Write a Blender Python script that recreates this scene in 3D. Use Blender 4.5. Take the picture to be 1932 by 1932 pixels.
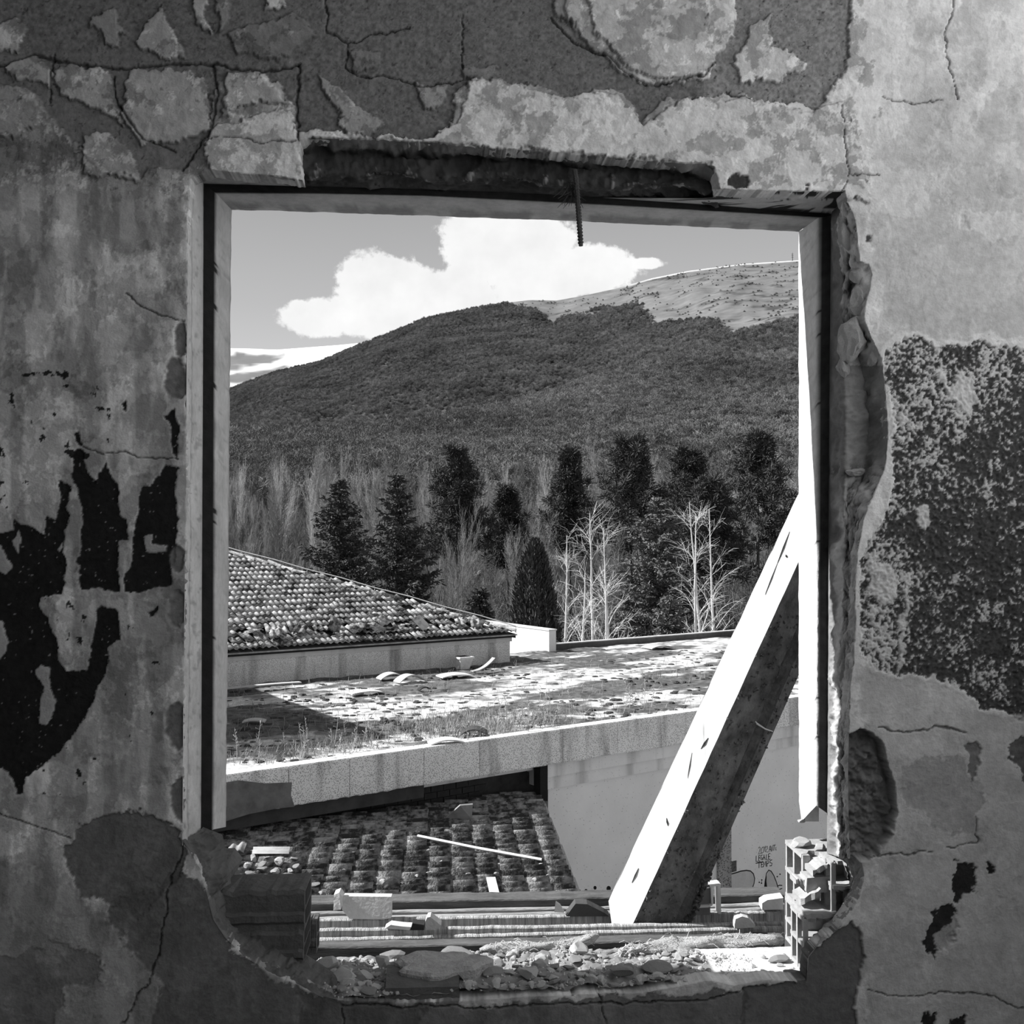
import bpy, bmesh, math, random
import numpy as np
from mathutils import Vector, Matrix

for o in list(bpy.data.objects):
    bpy.data.objects.remove(o, do_unlink=True)
SC = bpy.context.scene
COL = SC.collection
random.seed(7)
RNG = np.random.default_rng(7)

# ------------------------------------------------------------------ camera
F = 1900.0                      # focal length in pixels of the 1932 frame
CAM = Vector((0.0, -2.2, 1.55))
YAW = math.radians(4.0)         # turned a little to the right of the wall's normal
PITCH = math.atan(44.0 / F)     # horizon lies 44 px below the middle
FWD = Vector((math.sin(YAW) * math.cos(PITCH), math.cos(YAW) * math.cos(PITCH), math.sin(PITCH)))
RGT = Vector((math.cos(YAW), -math.sin(YAW), 0.0))
UPV = RGT.cross(FWD)
cd = bpy.data.cameras.new('camera')
cd.sensor_width = 36.0
cd.lens = 36.0 * F / 1932.0
cd.clip_start = 0.05
cd.clip_end = 20000
cam = bpy.data.objects.new('camera', cd)
COL.objects.link(cam)
cam.matrix_world = Matrix(((RGT.x, UPV.x, -FWD.x, CAM.x), (RGT.y, UPV.y, -FWD.y, CAM.y), (RGT.z, UPV.z, -FWD.z, CAM.z), (0, 0, 0, 1)))
SC.camera = cam

def ray(px, py):
    return FWD + RGT * ((px - 966.0) / F) - UPV * ((py - 966.0) / F)
def at_y(px, py, y):            # a measured photo point on the plane y = const (parallel to the wall)
    r = ray(px, py); return CAM + r * ((y - CAM.y) / r.y)
def at_z(px, py, z):
    r = ray(px, py); return CAM + r * ((z - CAM.z) / r.z)
def at_d(px, py, d):
    return CAM + ray(px, py) * d
def at_plane(px, py, p0, n):
    r = ray(px, py); return CAM + r * ((p0 - CAM).dot(n) / r.dot(n))

# ------------------------------------------------------------------ sun, sky, exposure
SUN_AZ = math.radians(8.5)      # the sun stands to the left, a few degrees beyond the wall's plane
SUN_EL = math.radians(40.0)
SDIR = Vector((-math.cos(SUN_EL) * math.cos(SUN_AZ), math.cos(SUN_EL) * math.sin(SUN_AZ), math.sin(SUN_EL)))
sl = bpy.data.lights.new('sun', 'SUN'); sl.energy = 9.0; sl.angle = math.radians(0.53)
so = bpy.data.objects.new('sun', sl); COL.objects.link(so)
so.rotation_euler = SDIR.to_track_quat('Z', 'Y').to_euler()

SC.view_settings.view_transform = 'Standard'
SC.view_settings.look = 'None'
SC.view_settings.exposure = 0.0
SC.view_settings.gamma = 1.0
SC.view_settings.use_curve_mapping = False
SC.cycles.use_denoising = True
SC.cycles.max_bounces = 8
SC.cycles.diffuse_bounces = 5

W = bpy.data.worlds.new('sky'); SC.world = W; W.use_nodes = True
nt = W.node_tree; N = nt.nodes; N.clear(); LK = nt.links.new
def wm(op, a, b=None, c=None):
    n = N.new('ShaderNodeMath'); n.operation = op
    for i, v in enumerate((a, b, c)):
        if v is None: continue
        if isinstance(v, (int, float)): n.inputs[i].default_value = v
        else: LK(v, n.inputs[i])
    return n.outputs[0]
tcw = N.new('ShaderNodeTexCoord'); sep = N.new('ShaderNodeSeparateXYZ'); LK(tcw.outputs['Generated'], sep.inputs[0])
azn = wm('MULTIPLY', wm('ARCTAN2', sep.outputs[0], sep.outputs[1]), 57.29578)
eln = wm('MULTIPLY', wm('ARCSINE', sep.outputs[2]), 57.29578)
def azel(px, py):
    r = ray(px, py).normalized()
    return math.degrees(math.atan2(r.x, r.y)), math.degrees(math.asin(r.z))
# cumulus bank seen over the mountain: lobes given by centre and half-size, in degrees
LOBES = [(945, 470, 130, 90), (905, 440, 70, 58), (1010, 465, 90, 70), (705, 535, 78, 66), (668, 505, 36, 34), (765, 545, 80, 62), (850, 560, 130, 60),
         (600, 600, 78, 42), (565, 578, 34, 22), (700, 595, 110, 46), (1100, 510, 120, 55), (1010, 540, 110, 52), (1175, 500, 45, 26), (1215, 497, 60, 15)]
cov = N.new('ShaderNodeCombineXYZ'); LK(azn, cov.inputs[0]); LK(eln, cov.inputs[1])
def wnoise(scale, detail, rough=0.55, vec=None):
    n = N.new('ShaderNodeTexNoise'); n.inputs['Scale'].default_value = scale; n.inputs['Detail'].default_value = detail
    n.inputs['Roughness'].default_value = rough; LK(vec or cov.outputs[0], n.inputs['Vector']); return n.outputs['Fac']
field = None
for (x, y, rx, ry) in LOBES:
    a, e = azel(x, y); a2, _ = azel(x + rx, y); _, e2 = azel(x, y - ry)
    q = wm('POWER', wm('ABSOLUTE', wm('DIVIDE', wm('SUBTRACT', azn, a), a2 - a)), 2.0)
    p = wm('POWER', wm('ABSOLUTE', wm('DIVIDE', wm('SUBTRACT', eln, e), e2 - e)), 2.0)
    v = wm('SUBTRACT', 0.80 if (x > 1200) else (1.0 if rx > 50 else 0.75), wm('SQRT', wm('ADD', q, p)))
    field = v if field is None else wm('SMOOTH_MAX', field, v, 0.12)
field = wm('MAXIMUM', field, -1.5)
# the same kind of broken cumulus goes on all round the sky
gn = wnoise(0.055, 6.0, 0.55)
far = wm('SUBTRACT', wm('MULTIPLY', gn, 5.0), 3.0)
away = N.new('ShaderNodeMapRange'); away.inputs[1].default_value = 20; away.inputs[2].default_value = 34
LK(wm('ABSOLUTE', wm('SUBTRACT', azn, 4.0)), away.inputs[0])
highm = N.new('ShaderNodeMapRange'); highm.inputs[1].default_value = 22; highm.inputs[2].default_value = 32; LK(eln, highm.inputs[0])
far = wm('SUBTRACT', far, wm('MULTIPLY', wm('SUBTRACT', 1.0, wm('MAXIMUM', away.outputs[0], highm.outputs[0])), 4.0))
field = wm('MAXIMUM', field, far)
det = wm('ADD', wm('MULTIPLY', wm('SUBTRACT', wnoise(0.55, 7.0, 0.55), 0.5), 0.75), wm('MULTIPLY', wm('SUBTRACT', wnoise(2.2, 5.0, 0.6), 0.5), 0.30))
field = wm('ADD', field, det)
mask = N.new('ShaderNodeMapRange'); mask.interpolation_type = 'SMOOTHSTEP'
mask.inputs[1].default_value = 0.0; mask.inputs[2].default_value = 0.20; LK(field, mask.inputs[0])
skr = N.new('ShaderNodeValToRGB')
LK(wm('DIVIDE', eln, 90.0), skr.inputs[0])
els = skr.color_ramp.elements
els[0].position = 0.0; els[0].color = (0.78, 0.78, 0.79, 1)
els[1].position = 1.0; els[1].color = (0.22, 0.22, 0.225, 1)
for pos, c in ((0.09, 0.66), (0.14, 0.52), (0.2, 0.40), (0.4, 0.28)):
    e = els.new(pos); e.color = (c, c, c * 1.01, 1)
cb = wm('ADD', 0.93, wm('MULTIPLY', wm('SUBTRACT', wnoise(0.3, 4.0), 0.5), 0.35))
ccol = N.new('ShaderNodeCombineColor'); [LK(cb, ccol.inputs[i]) for i in range(3)]
mx = N.new('ShaderNodeMix'); mx.data_type = 'RGBA'
LK(mask.outputs[0], mx.inputs['Factor']); LK(skr.outputs[0], mx.inputs['A']); LK(ccol.outputs[0], mx.inputs['B'])
bg = N.new('ShaderNodeBackground'); bg.inputs['Strength'].default_value = 1.0
LK(mx.outputs['Result'], bg.inputs[0])
wo = N.new('ShaderNodeOutputWorld'); LK(bg.outputs[0], wo.inputs[0])

# ------------------------------------------------------------------ helpers
def mk(name, verts, faces, mat=None, parent=None, smooth=False, attr=None):
    me = bpy.data.meshes.new(name)
    if isinstance(verts, np.ndarray) and isinstance(faces, np.ndarray):
        nv = len(verts); nf = len(faces); k = faces.shape[1]
        me.vertices.add(nv); me.vertices.foreach_set('co', np.ascontiguousarray(verts, np.float32).ravel())
        me.loops.add(nf * k); me.loops.foreach_set('vertex_index', np.ascontiguousarray(faces, np.int32).ravel())
        me.polygons.add(nf); me.polygons.foreach_set('loop_start', np.arange(0, nf * k, k, dtype=np.int32))
        me.update(calc_edges=True); me.validate()
    else:
        me.from_pydata([tuple(v) for v in verts], [], [tuple(f) for f in faces]); me.update()
    if smooth:
        me.polygons.foreach_set('use_smooth', np.ones(len(me.polygons), bool))
    if attr is not None:
        for k, v in attr.items():
            a = me.attributes.new(k, 'FLOAT', 'POINT'); a.data.foreach_set('value', np.ascontiguousarray(v, np.float32))
    if mat: me.materials.append(mat)
    o = bpy.data.objects.new(name, me); COL.objects.link(o)
    if parent: o.parent = parent
    return o
def tag(o, label=None, cat=None, group=None, kind=None):
    if label: o['label'] = label
    if cat: o['category'] = cat
    if group: o['group'] = group
    if kind: o['kind'] = kind
    return o
def empty(name, loc, label, cat, group=None):
    o = bpy.data.objects.new(name, None); COL.objects.link(o); o.location = loc
    o.empty_display_size = 0.1
    return tag(o, label, cat, group)
def under(o, root):             # parent a mesh that was modelled in world coordinates
    o.parent = root; o.matrix_parent_inverse = Matrix.Translation(-root.location); return o
def copy_tree(o, parent=None):
    c = o.copy(); COL.objects.link(c); c.parent = parent
    for ch in list(o.children): copy_tree(ch, c)
    return c

class MB:                       # collects shapes for ONE mesh
    def __init__(s): s.v = []; s.f = []
    def add(s, vs, fs):
        b = len(s.v); s.v += [Vector(v) for v in vs]; s.f += [tuple(b + i for i in f) for f in fs]; return s
    def box(s, lo, hi, M=None):
        x0, y0, z0 = lo; x1, y1, z1 = hi
        vs = [Vector(p) for p in ((x0, y0, z0), (x1, y0, z0), (x1, y1, z0), (x0, y1, z0), (x0, y0, z1), (x1, y0, z1), (x1, y1, z1), (x0, y1, z1))]
        if M is not None: vs = [M @ v for v in vs]
        return s.add(vs, [(3, 2, 1, 0), (4, 5, 6, 7), (0, 1, 5, 4), (1, 2, 6, 5), (2, 3, 7, 6), (3, 0, 4, 7)])
    def hexa(s, a, b):          # two matching quads
        return s.add(list(a) + list(b), [(3, 2, 1, 0), (4, 5, 6, 7), (0, 1, 5, 4), (1, 2, 6, 5), (2, 3, 7, 6), (3, 0, 4, 7)])
    def tube(s, pts, rad, n=6):
        pts = [Vector(p) for p in pts]
        if isinstance(rad, (int, float)): rad = [rad] * len(pts)
        b = len(s.v); rings = []
        for i, p in enumerate(pts):
            d = (pts[min(i + 1, len(pts) - 1)] - pts[max(i - 1, 0)]).normalized()
            u = d.cross(Vector((0.31, 0.77, 0.55))).normalized(); w = d.cross(u)
            rings.append([p + (u * math.cos(t) + w * math.sin(t)) * rad[i] for t in [2 * math.pi * k / n for k in range(n)]])
        vs = [q for r in rings for q in r]; fs = []
        for i in range(len(pts) - 1):
            for k in range(n):
                fs.append((i * n + k, i * n + (k + 1) % n, (i + 1) * n + (k + 1) % n, (i + 1) * n + k))
        fs.append(tuple(range(n - 1, -1, -1))); fs.append(tuple((len(pts) - 1) * n + k for k in range(n)))
        return s.add(vs, fs)
    def loft(s, rings):         # closed rings of equal count, capped
        n = len(rings[0]); vs = [q for r in rings for q in r]; fs = []
        for i in range(len(rings) - 1):
            for k in range(n):
                fs.append((i * n + k, i * n + (k + 1) % n, (i + 1) * n + (k + 1) % n, (i + 1) * n + k))
        fs.append(tuple(range(n - 1, -1, -1))); fs.append(tuple((len(rings) - 1) * n + k for k in range(n)))
        return s.add(vs, fs)
    def build(s, name, mat, parent=None, smooth=False):
        o = mk(name, s.v, s.f, mat, None, smooth)
        fix_normals(o)
        if parent: under(o, parent)
        return o
def fix_normals(o):
    bm = bmesh.new(); bm.from_mesh(o.data); bmesh.ops.recalc_face_normals(bm, faces=bm.faces); bm.to_mesh(o.data); bm.free()

# ---- numpy value noise
def _lat(ix, iy, seed):
    h = (ix.astype(np.int64) * 374761393 + iy.astype(np.int64) * 668265263 + seed * 1442695041) & 0x7fffffff
    h = ((h ^ (h >> 13)) * 1274126177) & 0x7fffffff
    return ((h ^ (h >> 16)) & 0xffff) / 65535.0
def vnoise(x, y, seed=0):
    ix = np.floor(x); iy = np.floor(y); fx = x - ix; fy = y - iy
    fx = fx * fx * (3 - 2 * fx); fy = fy * fy * (3 - 2 * fy)
    a = _lat(ix, iy, seed); b = _lat(ix + 1, iy, seed); c = _lat(ix, iy + 1, seed); d = _lat(ix + 1, iy + 1, seed)
    return (a + (b - a) * fx) * (1 - fy) + (c + (d - c) * fx) * fy
def fbm(x, y, scale, oct=4, seed=0, gain=0.5):
    x = np.asarray(x, np.float64) / scale; y = np.asarray(y, np.float64) / scale
    s = 0; a = 1; t = 0
    for i in range(oct):
        s = s + a * vnoise(x + i * 17.3, y - i * 9.1, seed + i * 31); t += a; a *= gain; x = x * 2.03; y = y * 2.03
    return s / t
def sstep(a, b, x):
    t = np.clip((x - a) / (b - a), 0, 1); return t * t * (3 - 2 * t)
def sdf(px, py, poly):          # signed distance to a polygon, negative inside
    P = np.array(poly, float); d2 = np.full(px.shape, 1e12); ins = np.zeros(px.shape, bool)
    for i in range(len(P)):
        a = P[i]; b = P[(i + 1) % len(P)]; e = b - a
        wx = px - a[0]; wy = py - a[1]
        t = np.clip((wx * e[0] + wy * e[1]) / max(e @ e, 1e-9), 0, 1)
        d2 = np.minimum(d2, (wx - t * e[0]) ** 2 + (wy - t * e[1]) ** 2)
        c = (a[1] > py) != (b[1] > py)
        if e[1] != 0: ins ^= c & (px < e[0] * (py - a[1]) / e[1] + a[0])
    d = np.sqrt(d2); return np.where(ins, -d, d)
def pdist(px, py, line):
    P = np.array(line, float); d2 = np.full(px.shape, 1e12)
    for i in range(len(P) - 1):
        a = P[i]; e = P[i + 1] - a; wx = px - a[0]; wy = py - a[1]
        t = np.clip((wx * e[0] + wy * e[1]) / max(e @ e, 1e-9), 0, 1)
        d2 = np.minimum(d2, (wx - t * e[0]) ** 2 + (wy - t * e[1]) ** 2)
    return np.sqrt(d2)
def lerp_line(pts, x, axis=0):  # piecewise-linear look-up in a list of points
    P = np.array(pts, float); o = np.argsort(P[:, axis]); P = P[o]
    return np.interp(x, P[:, axis], P[:, 1 - axis])

# ---- materials
MATS = {}
def mat(name, c, rough=0.9, var=0.25, scale=8.0, detail=6.0, bump=0.3, bscale=None, stretch=(1, 1, 1), attr=False, spec=0.25, dots=None, streak=0.0, coord='Object'):
    if name in MATS: return MATS[name]
    m = bpy.data.materials.new(name); m.use_nodes = True; t = m.node_tree; nd = t.nodes; L = t.links.new
    b = nd['Principled BSDF']; b.inputs['Roughness'].default_value = rough; b.inputs['Specular IOR Level'].default_value = spec
    tc = nd.new('ShaderNodeTexCoord'); mp = nd.new('ShaderNodeMapping'); mp.inputs['Scale'].default_value = stretch
    L(tc.outputs[coord], mp.inputs[0])
    n1 = nd.new('ShaderNodeTexNoise'); n1.inputs['Scale'].default_value = scale; n1.inputs['Detail'].default_value = detail; n1.inputs['Roughness'].default_value = 0.62
    L(mp.outputs[0], n1.inputs['Vector'])
    mr = nd.new('ShaderNodeMapRange'); mr.inputs[1].default_value = 0.25; mr.inputs[2].default_value = 0.75
    mr.inputs[3].default_value = 1 - var; mr.inputs[4].default_value = 1 + var; L(n1.outputs['Fac'], mr.inputs[0])
    def mul(a, bb):
        q = nd.new('ShaderNodeMath'); q.operation = 'MULTIPLY'
        for i, v in enumerate((a, bb)):
            if isinstance(v, (int, float)): q.inputs[i].default_value = v
            else: L(v, q.inputs[i])
        return q.outputs[0]
    if attr:
        an = nd.new('ShaderNodeAttribute'); an.attribute_name = 'alb'; val = mul(an.outputs['Fac'], mr.outputs[0])
    else:
        val = mul(mr.outputs[0], c)
    if streak:
        ms = nd.new('ShaderNodeMapping'); ms.inputs['Scale'].default_value = (2.2, 2.2, 0.25); L(tc.outputs[coord], ms.inputs[0])
        n3 = nd.new('ShaderNodeTexNoise'); n3.inputs['Scale'].default_value = 1.5; n3.inputs['Detail'].default_value = 7; L(ms.outputs[0], n3.inputs['Vector'])
        r3 = nd.new('ShaderNodeMapRange'); r3.inputs[1].default_value = 0.52; r3.inputs[2].default_value = 0.68; r3.inputs[3].default_value = 1; r3.inputs[4].default_value = 1 - streak
        L(n3.outputs['Fac'], r3.inputs[0]); val = mul(val, r3.outputs[0])
    if dots:
        vo = nd.new('ShaderNodeTexVoronoi'); vo.inputs['Scale'].default_value = dots[0]; L(mp.outputs[0], vo.inputs['Vector'])
        r4 = nd.new('ShaderNodeMapRange'); r4.inputs[1].default_value = dots[1]; r4.inputs[2].default_value = dots[1] * 1.5; r4.inputs[3].default_value = dots[2]; r4.inputs[4].default_value = 1
        L(vo.outputs['Distance'], r4.inputs[0]); val = mul(val, r4.outputs[0])
    cc = nd.new('ShaderNodeCombineColor'); [L(val, cc.inputs[i]) for i in range(3)]
    L(cc.outputs[0], b.inputs['Base Color'])
    if bump:
        n2 = nd.new('ShaderNodeTexNoise'); n2.inputs['Scale'].default_value = bscale or scale * 4; n2.inputs['Detail'].default_value = 4; L(mp.outputs[0], n2.inputs['Vector'])
        bp = nd.new('ShaderNodeBump'); bp.inputs['Strength'].default_value = bump; bp.inputs['Distance'].default_value = 0.01
        L(n2.outputs['Fac'], bp.inputs['Height']); L(bp.outputs[0], b.inputs['Normal'])
    MATS[name] = m; return m
# ================================================================== the ruined room: inner wall with the opening
XL, XR, YB, ZC = -3.0, 1.7, -5.6, 3.05
M_wall = mat('peeling_plaster', 0.5, 0.92, 0.16, 55, 8, 0.16, 220, attr=True)
M_room = mat('old_lime_plaster', 0.78, 0.92, 0.10, 3, 8, 0.3, 30)
M_conc = mat('rough_concrete', 0.09, 0.95, 0.3, 10, 8, 0.5, 60)
M_dark = mat('dark_mortar', 0.12, 0.95, 0.4, 14, 8, 0.6, 60)

# outline of the hole in the plaster, measured on the wall's face
OPEN = [(360, 338), (354, 420), (352, 600), (350, 760), (352, 900), (349, 1100), (346, 1300), (345, 1480), (344, 1590),
        (362, 1612), (380, 1645), (392, 1695), (402, 1735), (425, 1770), (465, 1808), (515, 1838), (565, 1858), (600, 1878), (650, 1888),
        (760, 1891), (900, 1886), (1000, 1879), (1120, 1874), (1210, 1872), (1290, 1858), (1340, 1848), (1385, 1858), (1440, 1848), (1500, 1850), (1522, 1850),
        (1526, 1805), (1545, 1782), (1580, 1755), (1605, 1722), (1622, 1690), (1630, 1655), (1626, 1628), (1604, 1618),
        (1601, 1560), (1600, 1450), (1602, 1370), (1603, 1300), (1610, 1250), (1614, 1180), (1613, 1110), (1618, 1040), (1630, 975), (1652, 925), (1670, 880),
        (1675, 820), (1672, 760), (1668, 715), (1664, 678), (1652, 655), (1640, 630), (1630, 600), (1634, 570), (1641, 545), (1645, 515), (1640, 500), (1622, 492),
        (1617, 450), (1614, 415), (1604, 392), (1596, 380), (1592, 362),
        (1500, 362), (1420, 360), (1357, 358), (1353, 338), (1347, 318), (1330, 308), (1290, 309), (1200, 303), (1130, 296), (1060, 290), (1000, 284), (940, 283), (880, 277), (830, 270),
        (760, 268), (700, 263), (640, 262), (590, 260), (568, 266), (566, 300), (571, 341), (520, 333), (480, 331), (430, 326), (396, 322), (374, 329)]

p00 = at_y(-25, -25, 0); p11 = at_y(1957, 1957, 0); pr0 = at_y(1957, -25, 0); pl1 = at_y(-25, 1957, 0)
STEP = 0.0025
fx = np.arange(min(p00.x, pl1.x), max(p11.x, pr0.x), STEP); fz = np.arange(min(p11.z, pl1.z), max(p00.z, pr0.z), STEP)
EX = 0.011
exl = fx[0] - np.arange(50, 0, -1) * EX; exr = np.arange(fx[-1] + EX, XR, EX); ezb = fz[0] - np.arange(18, 0, -1) * EX; ezt = np.arange(fz[-1] + EX, ZC, EX)
gx = np.concatenate([np.linspace(XL, exl[0] - 0.04, 26), exl, fx, exr, [XR]])
gz = np.concatenate([np.linspace(0, ezb[0] - 0.03, 8), ezb, fz, ezt, [ZC]])
GX, GZ = np.meshgrid(gx, gz)
def to_px(x, y, z):
    dx = x - CAM.x; dy = y - CAM.y; dz = z - CAM.z
    w = dx * FWD.x + dy * FWD.y + dz * FWD.z
    u = (dx * RGT.x + dy * RGT.y + dz * RGT.z) / w * F + 966
    v = 966 - (dx * UPV.x + dy * UPV.y + dz * UPV.z) / w * F
    return u, v
U, V = to_px(GX, 0.0, GZ)
shape = U.shape

# ---------- colour and relief of the plaster: layers of paint, render, soot and cracks
w1 = fbm(U, V, 26, 4, 1) - 0.5; w2 = fbm(U, V, 26, 4, 2) - 0.5
w3 = fbm(U, V, 7, 4, 3, .6) - 0.5; w4 = fbm(U, V, 7, 4, 4, .6) - 0.5
WU = U + w1 * 30 + w3 * 17; WV = V + w2 * 30 + w4 * 17              # rough edges of flaked patches
WU2 = U + w1 * 16; WV2 = V + w2 * 16
nA = fbm(U, V, 260, 4, 5); nB = fbm(U, V, 60, 5, 6); nC = fbm(U, V, 14, 4, 7); nS = fbm(U, V * 0.22, 30, 5, 8)
nF = fbm(U, V, 5, 2, 9)
right = sstep(1000, 1500, U)
alb = 0.55 + 0.12 * right
alb *= 0.82 + 0.36 * nA
alb *= 0.74 + 0.52 * nB
alb *= 1 - 0.40 * (1 - right) * sstep(0.42, 0.62, nS)
alb *= 0.93 + 0.14 * nC
hgt = (nB - 0.5) * 0.004 + (nC - 0.5) * 0.0012
# flaky paint: lighter coat over a greyer one, sharp edges
flk = fbm(U, V, 70, 6, 11, 0.62)
coat = sstep(0.50, 0.515, flk)
alb *= np.where(U < 1000, 1.0 - 0.24 * (1 - coat), 1.0 - 0.12 * (1 - coat)); hgt += 0.0006 * coat
coat2 = sstep(0.55, 0.56, fbm(U, V * .7, 34, 6, 13, 0.66)); coat3 = sstep(0.60, 0.61, fbm(U, V, 120, 7, 14, 0.6))
alb *= 1 + (0.30 * coat2 - 0.24 * coat3) * np.where(U < 1000, 1.0, .45); hgt += 0.0005 * coat2 - 0.0006 * coat3

def patch(poly, a, depth=0.0, soft=2.0, warp=1.0, grain=0.25, mix=1.0, edge=0.0, gs=9):
    P = np.array(poly, float); m = 60
    sel = (U > P[:, 0].min() - m) & (U < P[:, 0].max() + m) & (V > P[:, 1].min() - m) & (V < P[:, 1].max() + m)
    if not sel.any(): return
    u = U[sel]; v = V[sel]
    d = sdf(u + (WU[sel] - u) * warp, v + (WV[sel] - v) * warp, poly)
    k = sstep(soft, -soft, d) * mix
    tone = a * (1 - grain + 2 * grain * fbm(u, v, gs, 4, 21)) if not callable(a) else a(u, v, sel)
    A = alb[sel]; H = hgt[sel]
    A = A + (tone - A) * k
    H = H - depth * k
    if edge: A = A * (1 - edge * np.exp(-(d / 3.0) ** 2))
    alb[sel] = A; hgt[sel] = H

# exposed rough render along the top
patch([(-330, -300), (1055, -300), (1062, 25), (1100, 70), (1140, 112), (1200, 152), (1262, 160), (1340, 145), (1362, 100), (1388, 60), (1400, -300), (1592, -300), (1602, 60), (1597, 125),
       (1570, 165), (1545, 212), (1520, 195), (1440, 190), (1375, 172), (1340, 186), (1260, 180), (1235, 205), (1212, 238), (1195, 195), (1150, 166), (1110, 172), (1075, 190), (1030, 165), (985, 158),
       (940, 148), (900, 150), (860, 175), (848, 238), (800, 262), (700, 258), (566, 255), (556, 200), (500, 150), (430, 135), (405, 180), (390, 250), (345, 322), (300, 312), (258, 335), (190, 318),
       (120, 250), (60, 190), (-330, 150)], 0.165, 0.006, 1.5, 0.8, 0.6, 1, 0.25, 5)
patch([(-330, 60), (350, 110), (360, 330), (330, 345), (150, 350), (-330, 330)], 0.2, 0.002, 30, 1.0, 0.35, 0.55)
ISL = [([(-60, 62), (30, 30), (45, 55), (30, 95), (-60, 108)], 0.34), ([(175, 30), (215, 15), (225, 60), (228, 95), (200, 75), (172, 50)], 0.26),
       ([(262, 80), (275, 40), (305, 12), (320, 50), (345, 90), (355, 110), (300, 108), (265, 92)], 0.33), ([(352, -30), (382, -30), (390, 40), (400, 64), (370, 45)], 0.4),
       ([(400, -30), (440, -30), (430, 40), (410, 50)], 0.24), ([(495, -30), (550, -30), (535, 18), (500, 15)], 0.38), ([(430, 60), (560, 20), (600, 60), (520, 110), (440, 100)], 0.19),
       ([(100, 128), (135, 120), (200, 135), (212, 180), (240, 235), (180, 205), (110, 175)], 0.36), ([(10, 118), (60, 105), (100, 130), (95, 165), (40, 150), (5, 135)], 0.36),
       ([(-60, 150), (40, 160), (80, 195), (75, 240), (20, 262), (-60, 260)], 0.28),
       ([(245, 130), (345, 132), (382, 150), (400, 180), (390, 245), (330, 265), (270, 270), (232, 215), (240, 160)], 0.36),
       ([(430, 135), (480, 130), (532, 160), (556, 200), (510, 192), (450, 200), (420, 225)], 0.37), ([(150, 260), (200, 250), (255, 290), (262, 345), (215, 330), (160, 330)], 0.33),
       ([(385, 282), (400, 248), (425, 235), (470, 222), (530, 205), (556, 215), (566, 250), (566, 345), (480, 338), (398, 328)], 0.60),
       ([(600, 140), (630, 150), (680, 195), (724, 235), (700, 257), (650, 250), (640, 210), (610, 180)], 0.32), ([(785, 160), (845, 158), (832, 200), (795, 206)], 0.31),
       ([(660, 90), (720, 95), (715, 130), (668, 135)], 0.19), ([(870, 120), (940, 125), (925, 150), (880, 148)], 0.2),
       ([(568, 248), (640, 244), (720, 258), (800, 262), (862, 232), (885, 160), (925, 152), (985, 162), (1020, 178), (1068, 188), (1100, 178), (1150, 178), (1190, 212), (1215, 240), (1282, 188), (1345, 184),
         (1440, 192), (1530, 215), (1600, 190), (1640, 380), (1350, 372), (1340, 305), (1200, 300), (1000, 282), (800, 268), (568, 266)], 0.56),
       ([(1045, -30), (1105, -30), (1090, 50), (1052, 32)], 0.42), ([(1110, -30), (1330, -30), (1337, 90), (1352, 120), (1312, 146), (1250, 150), (1190, 132), (1150, 92), (1118, 60)], 0.46),
       ([(1400, 92), (1420, 50), (1456, 20), (1452, 85), (1500, 100), (1525, 122), (1480, 140), (1466, 155), (1402, 152), (1385, 120)], 0.5)]
for poly, a in ISL: patch(poly, a * 1.18, -0.006, 1.0, 0.75, 0.25, 1, 0.35, 18)
chips = sstep(0.60, 0.615, fbm(U, V, 30, 7, 37, 0.7)) * (sdf(WU, WV, [(-330, -300), (1640, -300), (1640, 360), (-330, 360)]) < 0) * (alb > .24)
alb = alb * (1 + .5 * chips); hgt += .0008 * chips
# under these islands the greyer undercoat shows through in blotches
sel = (V + w2 * 60 < 350) & (U + w1 * 120 < 1630)
und = sstep(0.53, 0.55, fbm(U, V, 46, 6, 33, 0.65))
alb = np.where(sel & (alb > 0.2), alb * (1 - 0.38 * und), alb)
pores = sstep(0.74, 0.80, fbm(U, V, 7, 3, 35))
rr = sdf(U, V, [(1330, -300), (1600, -300), (1600, 200), (1330, 200)]) < 0
alb = np.where(rr & (alb < 0.3), alb * 1.45 * (1 - 0.7 * pores), np.where(sel & (alb < 0.22), alb * (1 - 0.55 * pores), alb))
# dark soot hanging over the broken lintel, and a dark spot
patch([(1373, 352), (1376, 336), (1390, 328), (1410, 334), (1413, 356)], 0.05, 0.004, 1, 0.5)
for (x, y, r) in ((1522, 349, 3), (1522, 358, 4), (1612, 374, 3), (1640, 451, 6), (1820, 423, 9), (1818, 412, 6)):
    patch([(x - r, y - r), (x + r, y - r), (x + r, y + r), (x - r, y + r)], 0.06, 0.002, 1, 0.3)
# right: pale wall with a faint older layer
patch([(1640, 395), (1700, 420), (1830, 380), (2330, 370), (2330, 640), (1850, 635), (1760, 640), (1700, 620), (1660, 560)], 0.50, 0.0015, 3, 1.2, 0.18, 0.6)
patch([(1800, 400), (2330, 385), (2330, 440), (1880, 450), (1800, 430)], 0.68, -0.001, 1, 1.0, 0.15, 0.7)
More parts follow.
